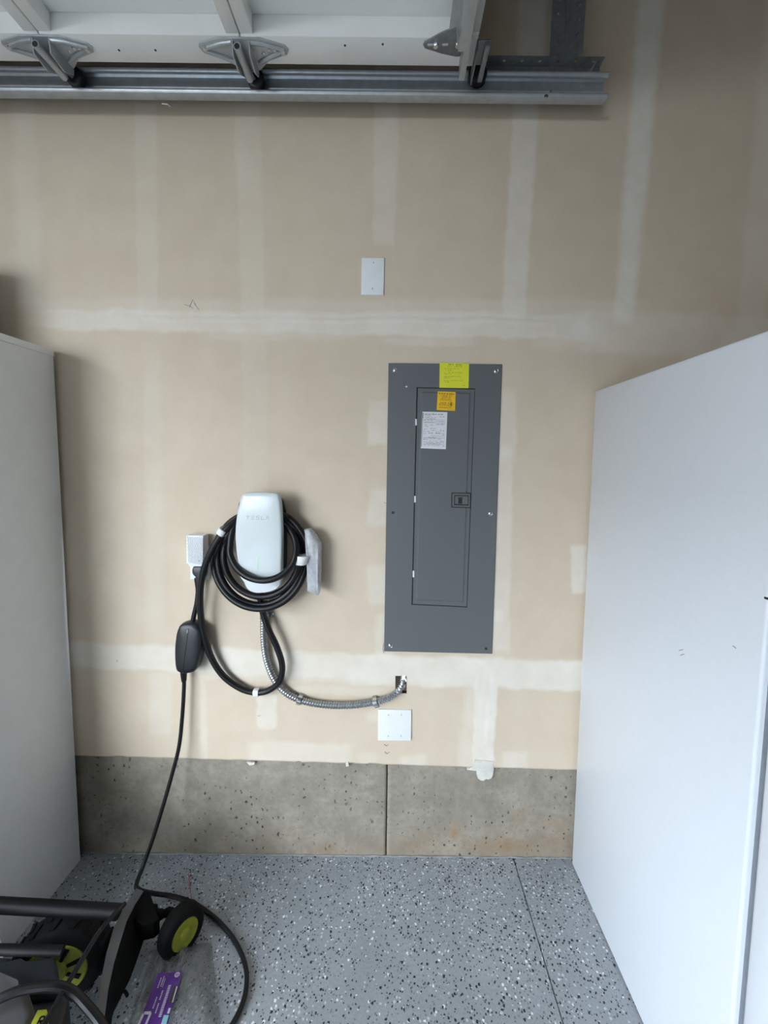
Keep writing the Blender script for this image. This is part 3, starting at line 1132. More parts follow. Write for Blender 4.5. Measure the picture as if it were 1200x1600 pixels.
turn(405, 876, 73, 78, -.050, -.040, -.078, -10, 350, (405, 874, 71, 75))
turn(405, 874, 67, 72, -.044, -.052, -.062, -5, 352, (406, 873, 65, 71), 13)
turn(406, 872, 62, 67, -.042, -.066, -.066, -5, 352, (408, 866, 57, 60), 13)
turn(411, 857, 52, 50, -.046, -.088, -.123, -5, 270, None, 13)
# back to the top and down into the wrapped handle at the right
for c in ((366, 822, -.070), (392, 802, -.050), (425, 800, -.044), (455, 812, -.046), (474, 836, -.048), (483, 862, -.050), (487, 890, -.050), (488, 912, -.050)):
    path.append(P(*c))
bm = bmesh.new()
sweep(bm, spline(path, .008), CR, 12)
obj('charging_cable', bm, 'black_rubber', ch, angle=60)
bm = bmesh.new()
sweep(bm, spline([P(480, 842, -.049), P(486, 870, -.050), P(488, 900, -.050), P(488, 920, -.050)], .01), lambda i, k: .013 + .004 * math.sin(math.pi * i / max(k - 1, 1)), 12)
obj('connector_handle', bm, 'dark_grey', ch)
so = [P(a, b, -.075) for a, b in ((475, 829), (483, 828), (491, 838), (499, 851), (499, 880), (498, 927), (496, 931), (480, 924), (479, 900), (481, 872), (479, 846))]
bm = bmesh.new()
loft(bm, so, [(.86, -.028), (1.0, -.036), (1.02, -.055), (1.0, -.070), (.84, -.077)])
bmesh.ops.triangulate(bm, faces=[f for f in bm.faces if len(f.verts) > 4])
bmesh.ops.subdivide_edges(bm, edges=bm.edges[:], cuts=2, use_grid_fill=True)
rd = random.Random(5)
for v in bm.verts:
    v.co += Vector((rd.uniform(-1, 1), rd.uniform(-1, 1), rd.uniform(-1, 1))) * .0012
obj('plastic_sleeve', bm, 'sleeve', ch, angle=70)['label'] = 'frosted plastic wrap round the connector handle'


def band(c0, c1, ra, rb, wide, mat='tape', parent=ch, name='tape_band'):
    """flat oval band: runs from c0 to c1, half width ra along wide, half depth rb along y"""
    c0, c1 = Vector(c0), Vector(c1)
    wide = Vector(wide).normalized()
    bm = bmesh.new()
    rings = []
    for c, s in ((c0, .97), (c0.lerp(c1, .1), 1.0), (c0.lerp(c1, .9), 1.0), (c1, .97)):
        ring = []
        for i in range(24):
            a = 2 * math.pi * i / 24
            ca, sa = math.cos(a), math.sin(a)
            ring.append(bm.verts.new(c + wide * ra * s * math.copysign(abs(ca) ** .6, ca) + Vector((0, 1, 0)) * rb * s * math.copysign(abs(sa) ** .6, sa)))
        rings.append(ring)
    for a, b in zip(rings, rings[1:]):
        for i in range(24):
            j = (i + 1) % 24
            bm.faces.new((a[i], a[j], b[j], b[i]))
    bm.faces.new(rings[0][::-1])
    bm.faces.new(rings[-1])
    return obj(name, bm, mat, parent, angle=50)


band(P(474, 866, -.064), P(470, 879, -.064), .0235, .038, P(483, 868, -.06) - P(464, 866, -.06))
band(P(352.5, 826, -.070), P(347.5, 833.5, -.070), .0150, .032, P(357, 832, -.06) - P(344, 822, -.06))
band(P(396.5, 1082, -.022), P(404.5, 1082, -.022), .0128, .0128, (0, 0, 1))

# ================================================================== FLEXIBLE CONDUIT
cn = thing('flexible_conduit', 'ribbed silver flexible metal conduit curving from the charger to a wall hole', 'conduit', P(500, 1102, 0))
cpx = [(412, 925, -.026), (412, 960, -.020), (412.5, 1000, -.018), (417, 1032, -.018), (428, 1060, -.018), (445, 1081, -.018), (470, 1094, -.018), (505, 1101, -.018), (545, 1102, -.018),
       (585, 1097, -.018), (606, 1091, -.017), (620, 1082, -.013), (627, 1073, .000), (630, 1064, .022), (631, 1058, .060)]
cpath = spline([P(*c) for c in cpx], .0024)
PIT = 4
bm = bmesh.new()
sweep(bm, cpath, lambda i, k: (.0096, .0118, .0130, .0118)[i % PIT], 16)
obj('ribbed_tube', bm, 'conduit', cn, angle=30)
bm = bmesh.new()
a, b = P(412, 921, -.026), P(412, 933, -.025)
lathe(bm, a, b - a, [(0, .0150), (.008, .0150), (.009, .0165), (.016, .0165), (.017, .0145), (.025, .0145)], 16)
obj('connector', bm, 'galv_dark', cn)


def strap(c, d, side, scr):
    """one-hole strap: band round the tube at c (tube direction d) and a foot with a screw"""
    d = (P(*d[1]) - P(*d[0])).normalized()
    c = P(*c)
    bm = bmesh.new()
    n_ = Vector((0, -1, 0))
    s = d.cross(n_).normalized() * side
    prof = [(-.0140, .001), (-.0140, -.0155), (-.0115, -.026), (-.005, -.031), (.005, -.031), (.0115, -.026), (.0140, -.0155), (.0148, -.004), (.032, -.003)]
    top, bot = [], []
    for u, y in prof:
        o = Vector((c.x, 0, c.z)) + s * u
        o.y = y
        top.append((o - d * .0075, o + d * .0075))
    th = .0014
    va = [(bm.verts.new(p), bm.verts.new(q)) for p, q in top]
    vb = [(bm.verts.new(p + Vector((0, -th, 0)) - s * 0), bm.verts.new(q + Vector((0, -th, 0)))) for p, q in top]
    for i in range(len(va) - 1):
        bm.faces.new((va[i][0], va[i][1], va[i + 1][1], va[i + 1][0]))
        bm.faces.new((vb[i][1], vb[i][0], vb[i + 1][0], vb[i + 1][1]))
        bm.faces.new((va[i][0], va[i + 1][0], vb[i + 1][0], vb[i][0]))
        bm.faces.new((va[i + 1][1], va[i][1], vb[i][1], vb[i + 1][1]))
    for e in (0, -1):
        bm.faces.new((va[e][1], va[e][0], vb[e][0], vb[e][1]))
    st_ = obj('strap', bm, 'steel_bright', cn, angle=40)
    bm = bmesh.new()
    p = Vector((c.x, -.0045, c.z)) + s * .0235
    lathe(bm, p, (0, -1, 0), [(0, .006), (.001, .006), (.003, .0045), (.0036, .002)], 14)
    obj('strap_screw', bm, 'galv', st_)


strap((468, 1093, -.018), ((455, 1088, -.018), (481, 1097, -.018)), -1 if (P(481, 1097) - P(455, 1088)).cross(Vector((0, -1, 0))).z > 0 else 1, None)
strap((586, 1097, -.018), ((573, 1099, -.018), (599, 1094, -.018)), -1 if (P(599, 1094) - P(573, 1099)).cross(Vector((0, -1, 0))).z > 0 else 1, None)
strap((412, 963, -.020), ((412, 950, -.020), (412, 976, -.020)), 1 if (P(412, 976) - P(412, 950)).cross(Vector((0, -1, 0))).x > 0 else -1, None)

# ================================================================== PORTABLE CHARGING CORD WITH INLINE BOX
pc = thing('portable_charging_cord', 'black plug-in charging cord with inline control box, trailing down to the floor', 'cord', P(290, 1054, -.02))
bm = bmesh.new()
pq = smooth_outline([P(a, b, -.045) for a, b in ((302, 886), (316, 886), (317, 893), (315.5, 903), (312, 910), (307.5, 910), (305, 902), (300.5, 897), (299.5, 890))], 3)
loft(bm, pq, [(.9, -.008), (1.0, -.014), (1.0, -.038), (.9, -.045), (.5, -.047)])
obj('plug', bm, 'black_plastic', pc, angle=50)
bm = bmesh.new()
sweep(bm, spline([P(309, 903, -.03), P(309.5, 925, -.03), P(307, 945, -.03), P(303, 962, -.03), P(301, 975, -.03), P(300, 985, -.03)], .008),
      lambda i, k: .0082 + .0035 * (1 - sstep(0, 6, i)), 10)
obj('plug_cord', bm, 'black_rubber', pc, angle=60)
bq = smooth_outline([P(a, b, -.052) for a, b in ((281, 977), (291, 974.5), (302, 975), (311.5, 982), (314, 993), (312.5, 1015), (308, 1040), (302, 1051), (291, 1054), (281, 1053.5), (274, 1047), (272, 1020), (274, 995), (277, 983))], 3)
bm = bmesh.new()
loft(bm, bq, [(.90, -.006), (.97, -.012), (1.0, -.028), (.99, -.044), (.94, -.051), (.80, -.0545), (.4, -.0565), (.02, -.057)])
cb = obj('control_box', bm, 'black_plastic', pc, angle=60)
bm = bmesh.new()
sweep(bm, [P(294, 982, -.0555), P(292, 1000, -.0575), P(289, 1022, -.0575), P(286, 1048, -.0555)], .0006, 5)
obj('centre_seam', bm, 'black_rubber', cb)
bm = bmesh.new()
prism(bm, [P(292.2, 984.5, -.0570), P(293.8, 984.5, -.0570), P(293.2, 989.5, -.0580), P(291.8, 989.5, -.0580)], (0, .0012, 0))
obj('status_mark', bm, 'logo', cb, smooth=False)
bm = bmesh.new()
a, b = P(301, 970, -.03), P(299.5, 982, -.03)
sweep(bm, [a, a.lerp(b, .5), b], lambda i, k: .0095 + .0015 * i, 12)
obj('strain_relief', bm, 'black_rubber', cb)
bm = bmesh.new()
a, b = P(287, 1050, -.03), P(287.5, 1064, -.03)
sweep(bm, [a, a.lerp(b, .5), b], lambda i, k: .0115 - .0016 * i, 12)
obj('strain_relief', bm, 'black_rubber', cb)
lower = [P(287, 1050, -.03), P(287.5, 1075, -.03), P(284, 1130, -.035), P(279, 1170, -.045), P(268, 1213, -.06), P(254, 1262, -.085), P(239, 1310, -.115), P(224, 1352, -.150),
         F(213, 1382, .115), F(217, 1390, .113), F(229, 1394, .075), F(246, 1397, .030), F(268, 1400, .009), F(300, 1410, .0088), F(330, 1430, .0088), F(358, 1458, .0088),
         F(376, 1488, .0088), F(385, 1518, .0088), F(384, 1548, .0088), F(376, 1575, .0088), F(362, 1602, .0088), F(345, 1630, .0088), F(310, 1665, .0088), F(260, 1690, .0088)]
bm = bmesh.new()
sweep(bm, spline(lower, .010), .0066, 10)
lc = obj('floor_cable', bm, 'black_rubber', pc, angle=60)

# ================================================================== FREEZER (right) AND CABINET (left)
FX = .687
fz = thing('upright_freezer', 'tall white upright freezer with grey door gasket at the right', 'freezer', (FX + .35, -.35, 0))
bm = bmesh.new()
box(bm, FX, FX + .72, -.668, -.012, .004, 1.757, bevel=.006)
obj('body', bm, 'freezer', fz, angle=60)
bm = bmesh.new()
box(bm, FX + .012, FX + .70, -.690, -.667, .05, 1.745, bevel=.003)
obj('door_gasket', bm, 'gasket', fz)
bm = bmesh.new()
box(bm, FX - .004, FX + .722, -.752, -.688, .045, 1.757, bevel=.010, seg=3)
fd = obj('door', bm, 'freezer', fz, angle=60)
bm = bmesh.new()
box(bm, FX - .0008, FX + .02, -.6665, -.661, 1.262, 1.266)
obj('hinge_stop', bm, 'panel_dark', fz, smooth=False)
bm = bmesh.new()
box(bm, FX + .60, FX + .64, -.800, -.790, .80, 1.30, bevel=.006)
box(bm, FX + .605, FX + .635, -.795, -.752, .82, .85)
box(bm, FX + .605, FX + .635, -.795, -.752, 1.25, 1.28)
obj('handle', bm, 'white_plastic', fd)
for (a, b, c_, d_) in ((1061, 1016.5, 1067, 1015), (1063, 1024, 1069, 1022), (1145, 1009, 1150, 1013)):
    bm = bmesh.new()

    def onx(u, v):
        d = ray(u, v)
        return CAM + d * ((FX - .0002 - CAM.x) / d.x)
    sweep(bm, [onx(a, b), onx(c_, d_)], .0008, 5)
    obj('scuff_mark', bm, 'ink_grey', fz)

CX = -1.163
CH = 1.873
CD = .305
cbn = thing('storage_cabinet', 'tall white storage cabinet in shade at the left, beside the mower', 'cabinet', (CX - .45, -.25, 0))
bm = bmesh.new()
box(bm, CX - .018, CX, -CD, -.016, .0, CH - .022, bevel=.0012)
obj('side_panel', bm, 'cabinet', cbn)
bm = bmesh.new()
box(bm, CX - .90, CX - .882, -CD, -.016, .0, CH - .022, bevel=.0012)
obj('side_panel', bm, 'cabinet', cbn)
bm = bmesh.new()
box(bm, CX - .90, CX + .0012, -CD, -.014, CH - .0215, CH, bevel=.0015)
obj('top_panel', bm, 'cabinet', cbn)
bm = bmesh.new()
box(bm, CX - .88, CX - .02, -.022, -.016, .0, CH - .03)
obj('back_panel', bm, 'cabinet', cbn, smooth=False)
for k in range(2):
    bm = bmesh.new()
    x0 = CX - .899 + k * .45
    box(bm, x0, x0 + .446, -CD - .019, -CD - .001, .06, CH - .025, bevel=.0015)
    d_ = obj('door', bm, 'cabinet', cbn)
    bm = bmesh.new()
    xk = x0 + (.40 if k == 0 else .046)
    box(bm, xk - .005, xk + .005, -CD - .045, -CD - .035, .95, 1.10, bevel=.003)
    box(bm, xk - .004, xk + .004, -CD - .037, -CD - .018, .96, .97)
    box(bm, xk - .004, xk + .004, -CD - .037, -CD - .018, 1.08, 1.09)
    obj('door_handle', bm, 'galv_dark', d_)

bm = bmesh.new()
c_ = P(47, 533, -.012)
box(bm, c_.x - .012, c_.x + .008, -.020, -.003, CH - .004, CH + .008)
obj('wall_bracket', bm, 'panel_dark', cbn, smooth=False)
sb = thing('storage_box', 'dark box on top of the left cabinet at the picture edge', 'box', (-1.60, -.16, CH))
bm = bmesh.new()
box(bm, -1.86, -1.352, -.29, -.018, CH + .0004, CH + .25, bevel=.003)
obj('carton', bm, 'cardboard', sb)
for s in (-1, 1):
    bm = bmesh.new()
    y0 = -.154 + s * .0675
    box(bm, -1.86, -1.352, y0 - .0665, y0 + .0665, CH + .2502, CH + .2535)
    obj('carton_flap', bm, 'cardboard', sb, smooth=False)

# ================================================================== OVERHEAD DOOR AND ITS TRACK
TZ0, TZ1, TYW, TYF = 2.627, 2.702, -.060, -.092
TX1 = P(945, 140, -.07).x
trk = thing('overhead_track', 'galvanised horizontal garage door track running along the top of the wall', 'door track', (0, -.07, TZ0))
def hem(yc, zc, r, a0, a1, k=7):
    return [(yc + r * math.cos(math.radians(a0 + (a1 - a0) * i / (k - 1))), zc + r * math.sin(math.radians(a0 + (a1 - a0) * i / (k - 1)))) for i in range(k)]


prof = (hem(TYF + .007, TZ0 + .007, .007, 90, 270) + [(TYW - .006, TZ0), (TYW - .002, TZ0 + .002), (TYW, TZ0 + .006), (TYW, TZ0 + .030), (TYW + .004, TZ0 + .034),
        (TYW + .004, TZ0 + .038), (TYW, TZ0 + .042), (TYW, TZ1 - .006), (TYW - .006, TZ1)] + hem(TYF + .007, TZ1 - .008, .008, 90, 270))


def extrude_profile(bm, prof, x0, x1, th, segs=1):
    """thin sheet with the (y, z) profile, run along x"""
    pts = [Vector((0, a, b)) for a, b in prof]
    nr = []
    for i, p in enumerate(pts):
        t = (pts[min(i + 1, len(pts) - 1)] - pts[max(i - 1, 0)]).normalized()
        nr.append(Vector((0, -t.z, t.y)))
    loops = []
    for x in np.linspace(x0, x1, segs + 1):
        loops.append([bm.verts.new((x, p.y, p.z)) for p in pts] + [bm.verts.new((x, p.y + q.y * th, p.z + q.z * th)) for p, q in zip(reversed(pts), reversed(nr))])
    k = len(loops[0])
    for a, b in zip(loops, loops[1:]):
        for i in range(k):
            j = (i + 1) % k
            bm.faces.new((a[i], a[j], b[j], b[i]))
    bm.faces.new(loops[0][::-1])
    bm.faces.new(loops[-1])
    return bm


bm = bmesh.new()
extrude_profile(bm, prof, XL + .3, TX1, .0016, 1)
obj('rail', bm, 'galv', trk, angle=30)


def perforated(bm, o, du, dv, length, width, pitch, r, th, off=.5):
    """strip with round holes: o corner, du along, dv across (unit vectors)"""
    o, du, dv = Vector(o), Vector(du).normalized(), Vector(dv).normalized()
    nv_ = du.cross(dv) * th
    k = max(1, int(round(length / pitch)))
    pitch = length / k
    for i in range(k):
        c = o + du * (pitch * (i + .5)) + dv * width * off
        hole = [c + (du * math.cos(a) + dv * math.sin(a)) * r for a in [2 * math.pi * (s + .5) / 8 for s in range(8)]]
        x0, x1 = pitch * i, pitch * (i + 1)
        sq = [o + du * x1 + dv * width * .75, o + du * x1 + dv * width, o + du * x0 + dv * width, o + du * x0 + dv * width * .75,
              o + du * x0 + dv * width * .25, o + du * x0, o + du * x1, o + du * x1 + dv * width * .25]
        A = [bm.verts.new(p) for p in sq]
        B = [bm.verts.new(p) for p in hole]
        A2 = [bm.verts.new(p + nv_) for p in sq]
        B2 = [bm.verts.new(p + nv_) for p in hole]
        for s in range(8):
            t = (s + 1) % 8
            bm.faces.new((A[s], A[t], B[t], B[s]))
            bm.faces.new((A2[t], A2[s], B2[s], B2[t]))
            bm.faces.new((B[s], B[t], B2[t], B2[s]))
            if s in (1, 5):
                bm.faces.new((A[t], A[s], A2[s], A2[t]))
    bmesh.ops.remove_doubles(bm, verts=bm.verts[:], dist=1e-5)


# stiffening angle behind the last stretch of track
AX0 = P(716, 100, -.05).x
bm = bmesh.new()
perforated(bm, (AX0, -.054, TZ0 + .030), (1, 0, 0), (0, 0, 1), TX1 - .012 - AX0, TZ1 - TZ0 + .014, .055, .006, .002, .80)
obj('stiffener', bm, 'galv_dark', trk, smooth=False)
bm = bmesh.new()
perforated(bm, (AX0, -.054, TZ1 + .044), (1, 0, 0), (0, -1, 0), TX1 - .012 - AX0, .032, .055, .005, .002, .55)
obj('stiffener_flange', bm, 'galv_dark', trk, smooth=False)
# perforated hanger angle up to the ceiling
h0 = P(868, 82, -.057)
bm = bmesh.new()
perforated(bm, (h0.x - .020, -.0575, TZ1 - .03), (0.02, 0, 1), (1, 0, 0), ZC - TZ1 + .03, .040, .042, .0045, .002)
obj('hanger_angle', bm, 'galv_dark', trk, smooth=False)
bm = bmesh.new()
perforated(bm, (h0.x + .0235, -.0575, TZ1 + .045), (0.02, 0, 1), (.75, -.66, 0), ZC - TZ1 - .045, .058, .042, .0045, .002, .72)
obj('hanger_angle', bm, 'galv_dark', trk, smooth=False)
bm = bmesh.new()
a, b = P(858, 152, -.085), P(861, 142, -.066)
cyl(bm, a, b, .004, .004, 10)
lathe(bm, P(853, 152, -.09), (0, -1, .3), [(0, .007), (.004, .007), (.006, .004)], 8)
obj('bolt', bm, 'steel_bright', trk)
bm = bmesh.new()
lathe(bm, P(856, 112, -.066), (0, -1, 0), [(0, .009), (.003, .009), (.006, .006)], 12)
obj('bolt', bm, 'galv_dark', trk)
bm = bmesh.new()
sweep(bm, spline([P(922, 112, -.093), P(927, 104, -.094), P(931, 97, -.09), P(934.5, 92, -.085)], .006), .0032, 6)
obj('bent_pin', bm, 'galv', trk)
bm = bmesh.new()
cyl(bm, P(731, 151.5, -.0605), P(731, 151.5, -.066), .003, .003, 8)
obj('rivet', bm, 'galv_dark', trk)
for (a, b) in ((24, 140.5), (49, 140.5)):
    bm = bmesh.new()
    cyl(bm, P(a, b, -.0605), P(a, b, -.064), .003, .003, 8)
    obj('rivet', bm, 'galv_dark', trk)
bm = bmesh.new()
sweep(bm, [P(253, 162, -.07), P(262, 163, -.072), P(266, 167, -.075)], .0012, 5)
obj('dust_thread', bm, 'tape', trk)

# the rolled-up door: sections lie overhead, their room side facing down
gd = thing('garage_door', 'white sectional garage door rolled up overhead along the track', 'garage door', (-1.0, -2.6, 2.66))
DZ = 2.660
DY0, DY1 = -.142, -5.15
STW = .076
REC = .055
j1, j2 = P(378, 60, -.2).x, P(68, 60, -.2).x
pitch_ = j1 - j2
joints = [P(740, 60, -.2).x + .012, j1, j2, j2 - pitch_, j2 - 2 * pitch_]
RW = .036
for k in range(4):
    xr, xl = joints[k] - .0015, joints[k + 1] + .0015
    bm = bmesh.new()
    box(bm, xl, xr, DY1, DY0, DZ + REC, DZ + REC + .012)
    sk = obj('section_panel', bm, 'door_skin', gd, smooth=False)
    for (y0, y1) in ((DY0 - STW, DY0), (DY1, DY1 + STW), (-1.75, -1.68), (-3.35, -3.28)):
        bm = bmesh.new()
        box(bm, xl, xr, y0, y1, DZ, DZ + REC, bevel=.003)
        obj('stile', bm, 'door_skin', sk)
    for (x0, x1) in ((xl, xl + RW), (xr - RW, xr)):
        bm = bmesh.new()
        box(bm, x0, x1, DY1, DY0 - STW, DZ + .004, DZ + REC, bevel=.003)
        obj('rail', bm, 'door_skin', sk)
for (a, b) in ((186, 78.5), (243, 78.5), (539, 71), (598, 69)):
    bm = bmesh.new()
    c = F(a, b, DZ)
    lathe(bm, c, (0, 0, -1), [(0, .0032), (.0004, .0032)], 8)
    obj('screw_hole', bm, 'panel_dark', gd)


def hinge(xj):
    """end hinge across a section joint, with roller stem and roller in the track"""
    yc = F(375, 78, DZ).y
    bm = bmesh.new()
    out = [(-.125, -.010), (-.118, -.020), (-.055, -.034), (.055, -.034), (.118, -.016), (.125, -.004), (.118, .008), (.060, .024), (.030, .050), (.012, .060), (-.012, .060), (-.030, .050), (-.060, .024), (-.118, .006)]
    prism(bm, [Vector((xj + a, yc + b, DZ - .004)) for a, b in out], (0, 0, .004), bevel=.0012)
    h_ = obj('hinge', bm, 'galv', gd)
    bm = bmesh.new()                                       # pressed ribs of the leaves
    for s in (-1, 1):
        a = [Vector((xj + s * .112, yc - .006, DZ - .005)), Vector((xj + s * .060, yc - .022, DZ - .007)), Vector((xj + s * .026, yc - .026, DZ - .007))]
        sweep(bm, a, .005, 8)
        a = [Vector((xj + s * .108, yc - .002, DZ - .005)), Vector((xj + s * .062, yc + .014, DZ - .007)), Vector((xj + s * .030, yc + .030, DZ - .007))]
        sweep(bm, a, .005, 8)
    obj('leaf_rib', bm, 'galv', h_)
    bm = bmesh.new()
    for s in (-1, 1):                                      # upright cheeks that carry the stem
        pts = [Vector((xj + s * .022, yc - .030, DZ - .003)), Vector((xj + s * .022, yc - .026, DZ - .040)), Vector((xj + s * .022, yc + .018, DZ - .046)), Vector((xj + s * .018, yc + .056, DZ - .020)), Vector((xj + s * .018, yc + .058, DZ - .003))]
        prism(bm, pts, (.003 * s, 0, 0))
    obj('hinge_cheek', bm, 'galv', h_, angle=20)
    bm = bmesh.new()
    sweep(bm, [Vector((xj - .006, yc - .040, DZ - .030)), Vector((xj - .006, yc + .055, DZ - .026))], .0105, 14)
    obj('stem_sleeve', bm, 'galv', h_)
    bm = bmesh.new()
    lathe(bm, Vector((xj - .006, yc - .0405, DZ - .030)), (0, -1, 0), [(0, .0078), (.0004, .0078)], 14)
    obj('sleeve_bore', bm, 'panel_dark', h_)
    for s, dy in ((-1, -.006), (1, .000)):
        for u in (.108,):
            bm = bmesh.new()
            lathe(bm, Vector((xj + s * u, yc + dy - .002, DZ - .004)), (0, 0, -1), [(0, .0085), (.002, .0085), (.006, .0065), (.007, .003)], 6)
            obj('hinge_bolt', bm, 'steel_bright', h_)
    for u, dy in ((.070, -.004), (.086, -.003), (.052, .004)):
        bm = bmesh.new()
        lathe(bm, Vector((xj + u, yc + dy, DZ - .004)), (0, 0, -1), [(0, .005), (.002, .005), (.003, .003)], 10)
        obj('rivet', bm, 'steel_bright', h_)
    bm = bmesh.new()
    sweep(bm, [Vector((xj - .004, yc + .03, DZ - .016)), Vector((xj, TYF + .008, DZ + .002))], .0048, 10)
    obj('roller_stem', bm, 'galv_dark', h_)
    bm = bmesh.new()
    zr = TZ0 + .036
    lathe(bm, Vector((xj, TYF - .012, zr)), (0, 1, 0), [(0, .012), (.001, .022), (.004, .026), (.022, .026), (.025, .022), (.026, .012)], 24)
    obj('roller', bm, 'black_plastic', h_)


for k in (1, 2, 3):
    hinge(joints[k])

# strut and top roller bracket at the last section's end
sx = P(722, 127, -.105)
XS = joints[0]
st0, st1 = -.235, DY1


def run_y(bm, prof, y0, y1, th):
    pts = [Vector((a, 0, b)) for a, b in prof]
    nr = []
    for i, p in enumerate(pts):
        t = (pts[min(i + 1, len(pts) - 1)] - pts[max(i - 1, 0)]).normalized()
        nr.append(Vector((-t.z, 0, t.x)))
    loops = []
    for y in (y0, y1):
        loops.append([bm.verts.new((p.x, y, p.z)) for p in pts] + [bm.verts.new((p.x + q.x * th, y, p.z + q.z * th)) for p, q in zip(reversed(pts), reversed(nr))])
    k = len(loops[0])
    for i in range(k):
        j = (i + 1) % k
        bm.faces.new((loops[0][i], loops[0][j], loops[1][j], loops[1][i]))
    bm.faces.new(loops[0][::-1])
    bm.faces.new(loops[1])


bm = bmesh.new()
xs = XS - .045
run_y(bm, [(xs - .040, DZ - .002), (xs - .022, DZ - .002), (xs - .020, DZ - .004), (xs - .014, DZ - .052), (xs + .014, DZ - .052), (xs + .020, DZ - .004), (xs + .024, DZ - .002), (xs + .042, DZ - .002)], st0, st1, .0016)
obj('strut', bm, 'galv', gd, angle=25)
bm = bmesh.new()
f0, f1 = P(722, 126, -.150), P(722, 126, -.150)
box(bm, f0.x - .010, f0.x - .007, st1, -.150, f0.z + .002, DZ)
box(bm, f0.x - .010, f0.x + .006, st1, -.150, f0.z, f0.z + .0025)
obj('strut_fin', bm, 'galv', gd, smooth=False)
bm = bmesh.new()
prism(bm, [F(a, b, DZ - .003) for a, b in ((661, 71), (663, 66), (690, 51), (716, 41), (728, 44), (726, 88), (712, 89), (690, 84), (664, 76))], (0, 0, .003), bevel=.001)
tb = obj('top_bracket', bm, 'galv_dark', gd)
for (a, b) in ((681, 70), (715, 69)):
    bm = bmesh.new()
    lathe(bm, F(a, b, DZ - .003), (0, 0, -1), [(0, .009), (.002, .009), (.006, .0068), (.007, .003)], 6)
    obj('bracket_bolt', bm, 'steel_bright', tb)
bm = bmesh.new()
for u in (672, 695):
    c0, c1 = F(u - 4, 70, DZ - .0034), F(u + 5, 69.5, DZ - .0034)
    sweep(bm, [c0, c1], .0028, 6)
obj('bracket_slot', bm, 'galv', tb)
bm = bmesh.new()
c0 = Vector((XS + .002, -.24, DZ - .006))
box(bm, XS - .004, XS - .001, -.215, -.120, DZ - .030, DZ + .010)
box(bm, XS - .004, XS + .034, -.215, -.150, DZ - .003, DZ + .001)
box(bm, XS + .018, XS + .032, -.215, -.112, DZ - .016, DZ - .004, bevel=.002)
obj('roller_carrier', bm, 'galv_dark', gd, angle=25)
bm = bmesh.new()
lathe(bm, Vector((XS + .020, TYF - .020, TZ0 + .050)), (0, 1, 0), [(0, .012), (.001, .024), (.004, .028), (.024, .028), (.027, .022), (.028, .012)], 24)
obj('roller', bm, 'black_plastic', gd)

# ================================================================== LAWN MOWER (lower left)
mw = thing('lawn_mower', 'grey and black lawn mower with lime wheel hubs beside the left cabinet', 'lawn mower', F(130, 1560, 0))


def wheel(c, axis, r, w, hub_r, lugs, spokes, name='wheel'):
    c, axis = Vector(c), Vector(axis).normalized()
    bm = bmesh.new()
    lathe(bm, c - axis * w / 2, axis, [(0, hub_r), (.0, r * .84), (w * .06, r * .93), (w * .18, r * .985), (w * .5, r), (w * .82, r * .985), (w * .94, r * .93), (w, r * .84), (w, hub_r), (w * .86, hub_r * .98)], 40)
    t = obj(name, bm, 'tyre', mw, angle=40)
    u = axis.orthogonal().normalized()
    v = axis.cross(u)
    for k in range(lugs):                                  # tread lugs
        bm = bmesh.new()
        a = 2 * math.pi * k / lugs
        d = u * math.cos(a) + v * math.sin(a)
        tg = axis.cross(d)
        s = 1 if k % 2 else -1
        p = c + d * (r + .0005) + axis * s * w * .17
        q_ = [p + axis * w * .20 * e1 + tg * (.006 * e2 + .004 * e1 * s) for e1, e2 in ((-1, -1), (1, -1), (1, 1), (-1, 1))]
        prism(bm, [x + d * .0025 for x in q_], -d * .006)
        obj('tread_lug', bm, 'tyre', t, angle=20)
    bm = bmesh.new()
    f = c + axis * w * .46
    lathe(bm, f, axis, [(-.01, hub_r), (.000, hub_r), (.003, hub_r * .96), (.001, hub_r * .86), (.001, hub_r * .40), (.008, hub_r * .34), (.010, hub_r * .20), (.010, .001)], 32)
    h_ = obj('hub', bm, 'lime', t)
    for k in range(spokes):
        bm = bmesh.new()
        a = 2 * math.pi * k / spokes + .3
        d = u * math.cos(a) + v * math.sin(a)
        tg = axis.cross(d)
        p0, p1 = f + d * hub_r * .38 + axis * .0035, f + d * hub_r * .84 + axis * .0035
        ww = hub_r * .05
        prism(bm, [p0 - tg * ww, p1 - tg * ww * 1.6, p1 + tg * ww * 1.6, p0 + tg * ww], -axis * .005)
        obj('hub_spoke', bm, 'deck_dark', h_, angle=20)
    return t


sw = F(283, 1452, .062)
wheel(sw, (.80, -.55, .10), .064, .050, .040, 0, 0)
bw = F(98, 1494, .115)
wheel(bw, (.22, -.97, .0), .115, .070, .078, 30, 8)
# deck skirt: upper rim coloured as lit, side coloured as shaded
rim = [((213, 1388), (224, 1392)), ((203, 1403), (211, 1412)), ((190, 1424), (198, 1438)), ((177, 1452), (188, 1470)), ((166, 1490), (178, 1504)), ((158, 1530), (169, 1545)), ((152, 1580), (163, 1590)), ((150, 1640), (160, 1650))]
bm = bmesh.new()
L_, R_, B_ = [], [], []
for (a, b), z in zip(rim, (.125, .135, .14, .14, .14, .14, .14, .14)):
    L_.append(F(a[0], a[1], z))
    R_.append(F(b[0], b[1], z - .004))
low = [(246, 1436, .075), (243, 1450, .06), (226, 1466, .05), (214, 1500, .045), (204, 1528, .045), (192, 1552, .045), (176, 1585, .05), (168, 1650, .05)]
B_ = [F(*c) for c in low]
ver = [[bm.verts.new(p) for p in row] for row in (L_, R_)]
for i in range(len(rim) - 1):
    bm.faces.new((ver[0][i], ver[1][i], ver[1][i + 1], ver[0][i + 1]))
for e in bm.faces[:]:
    pass
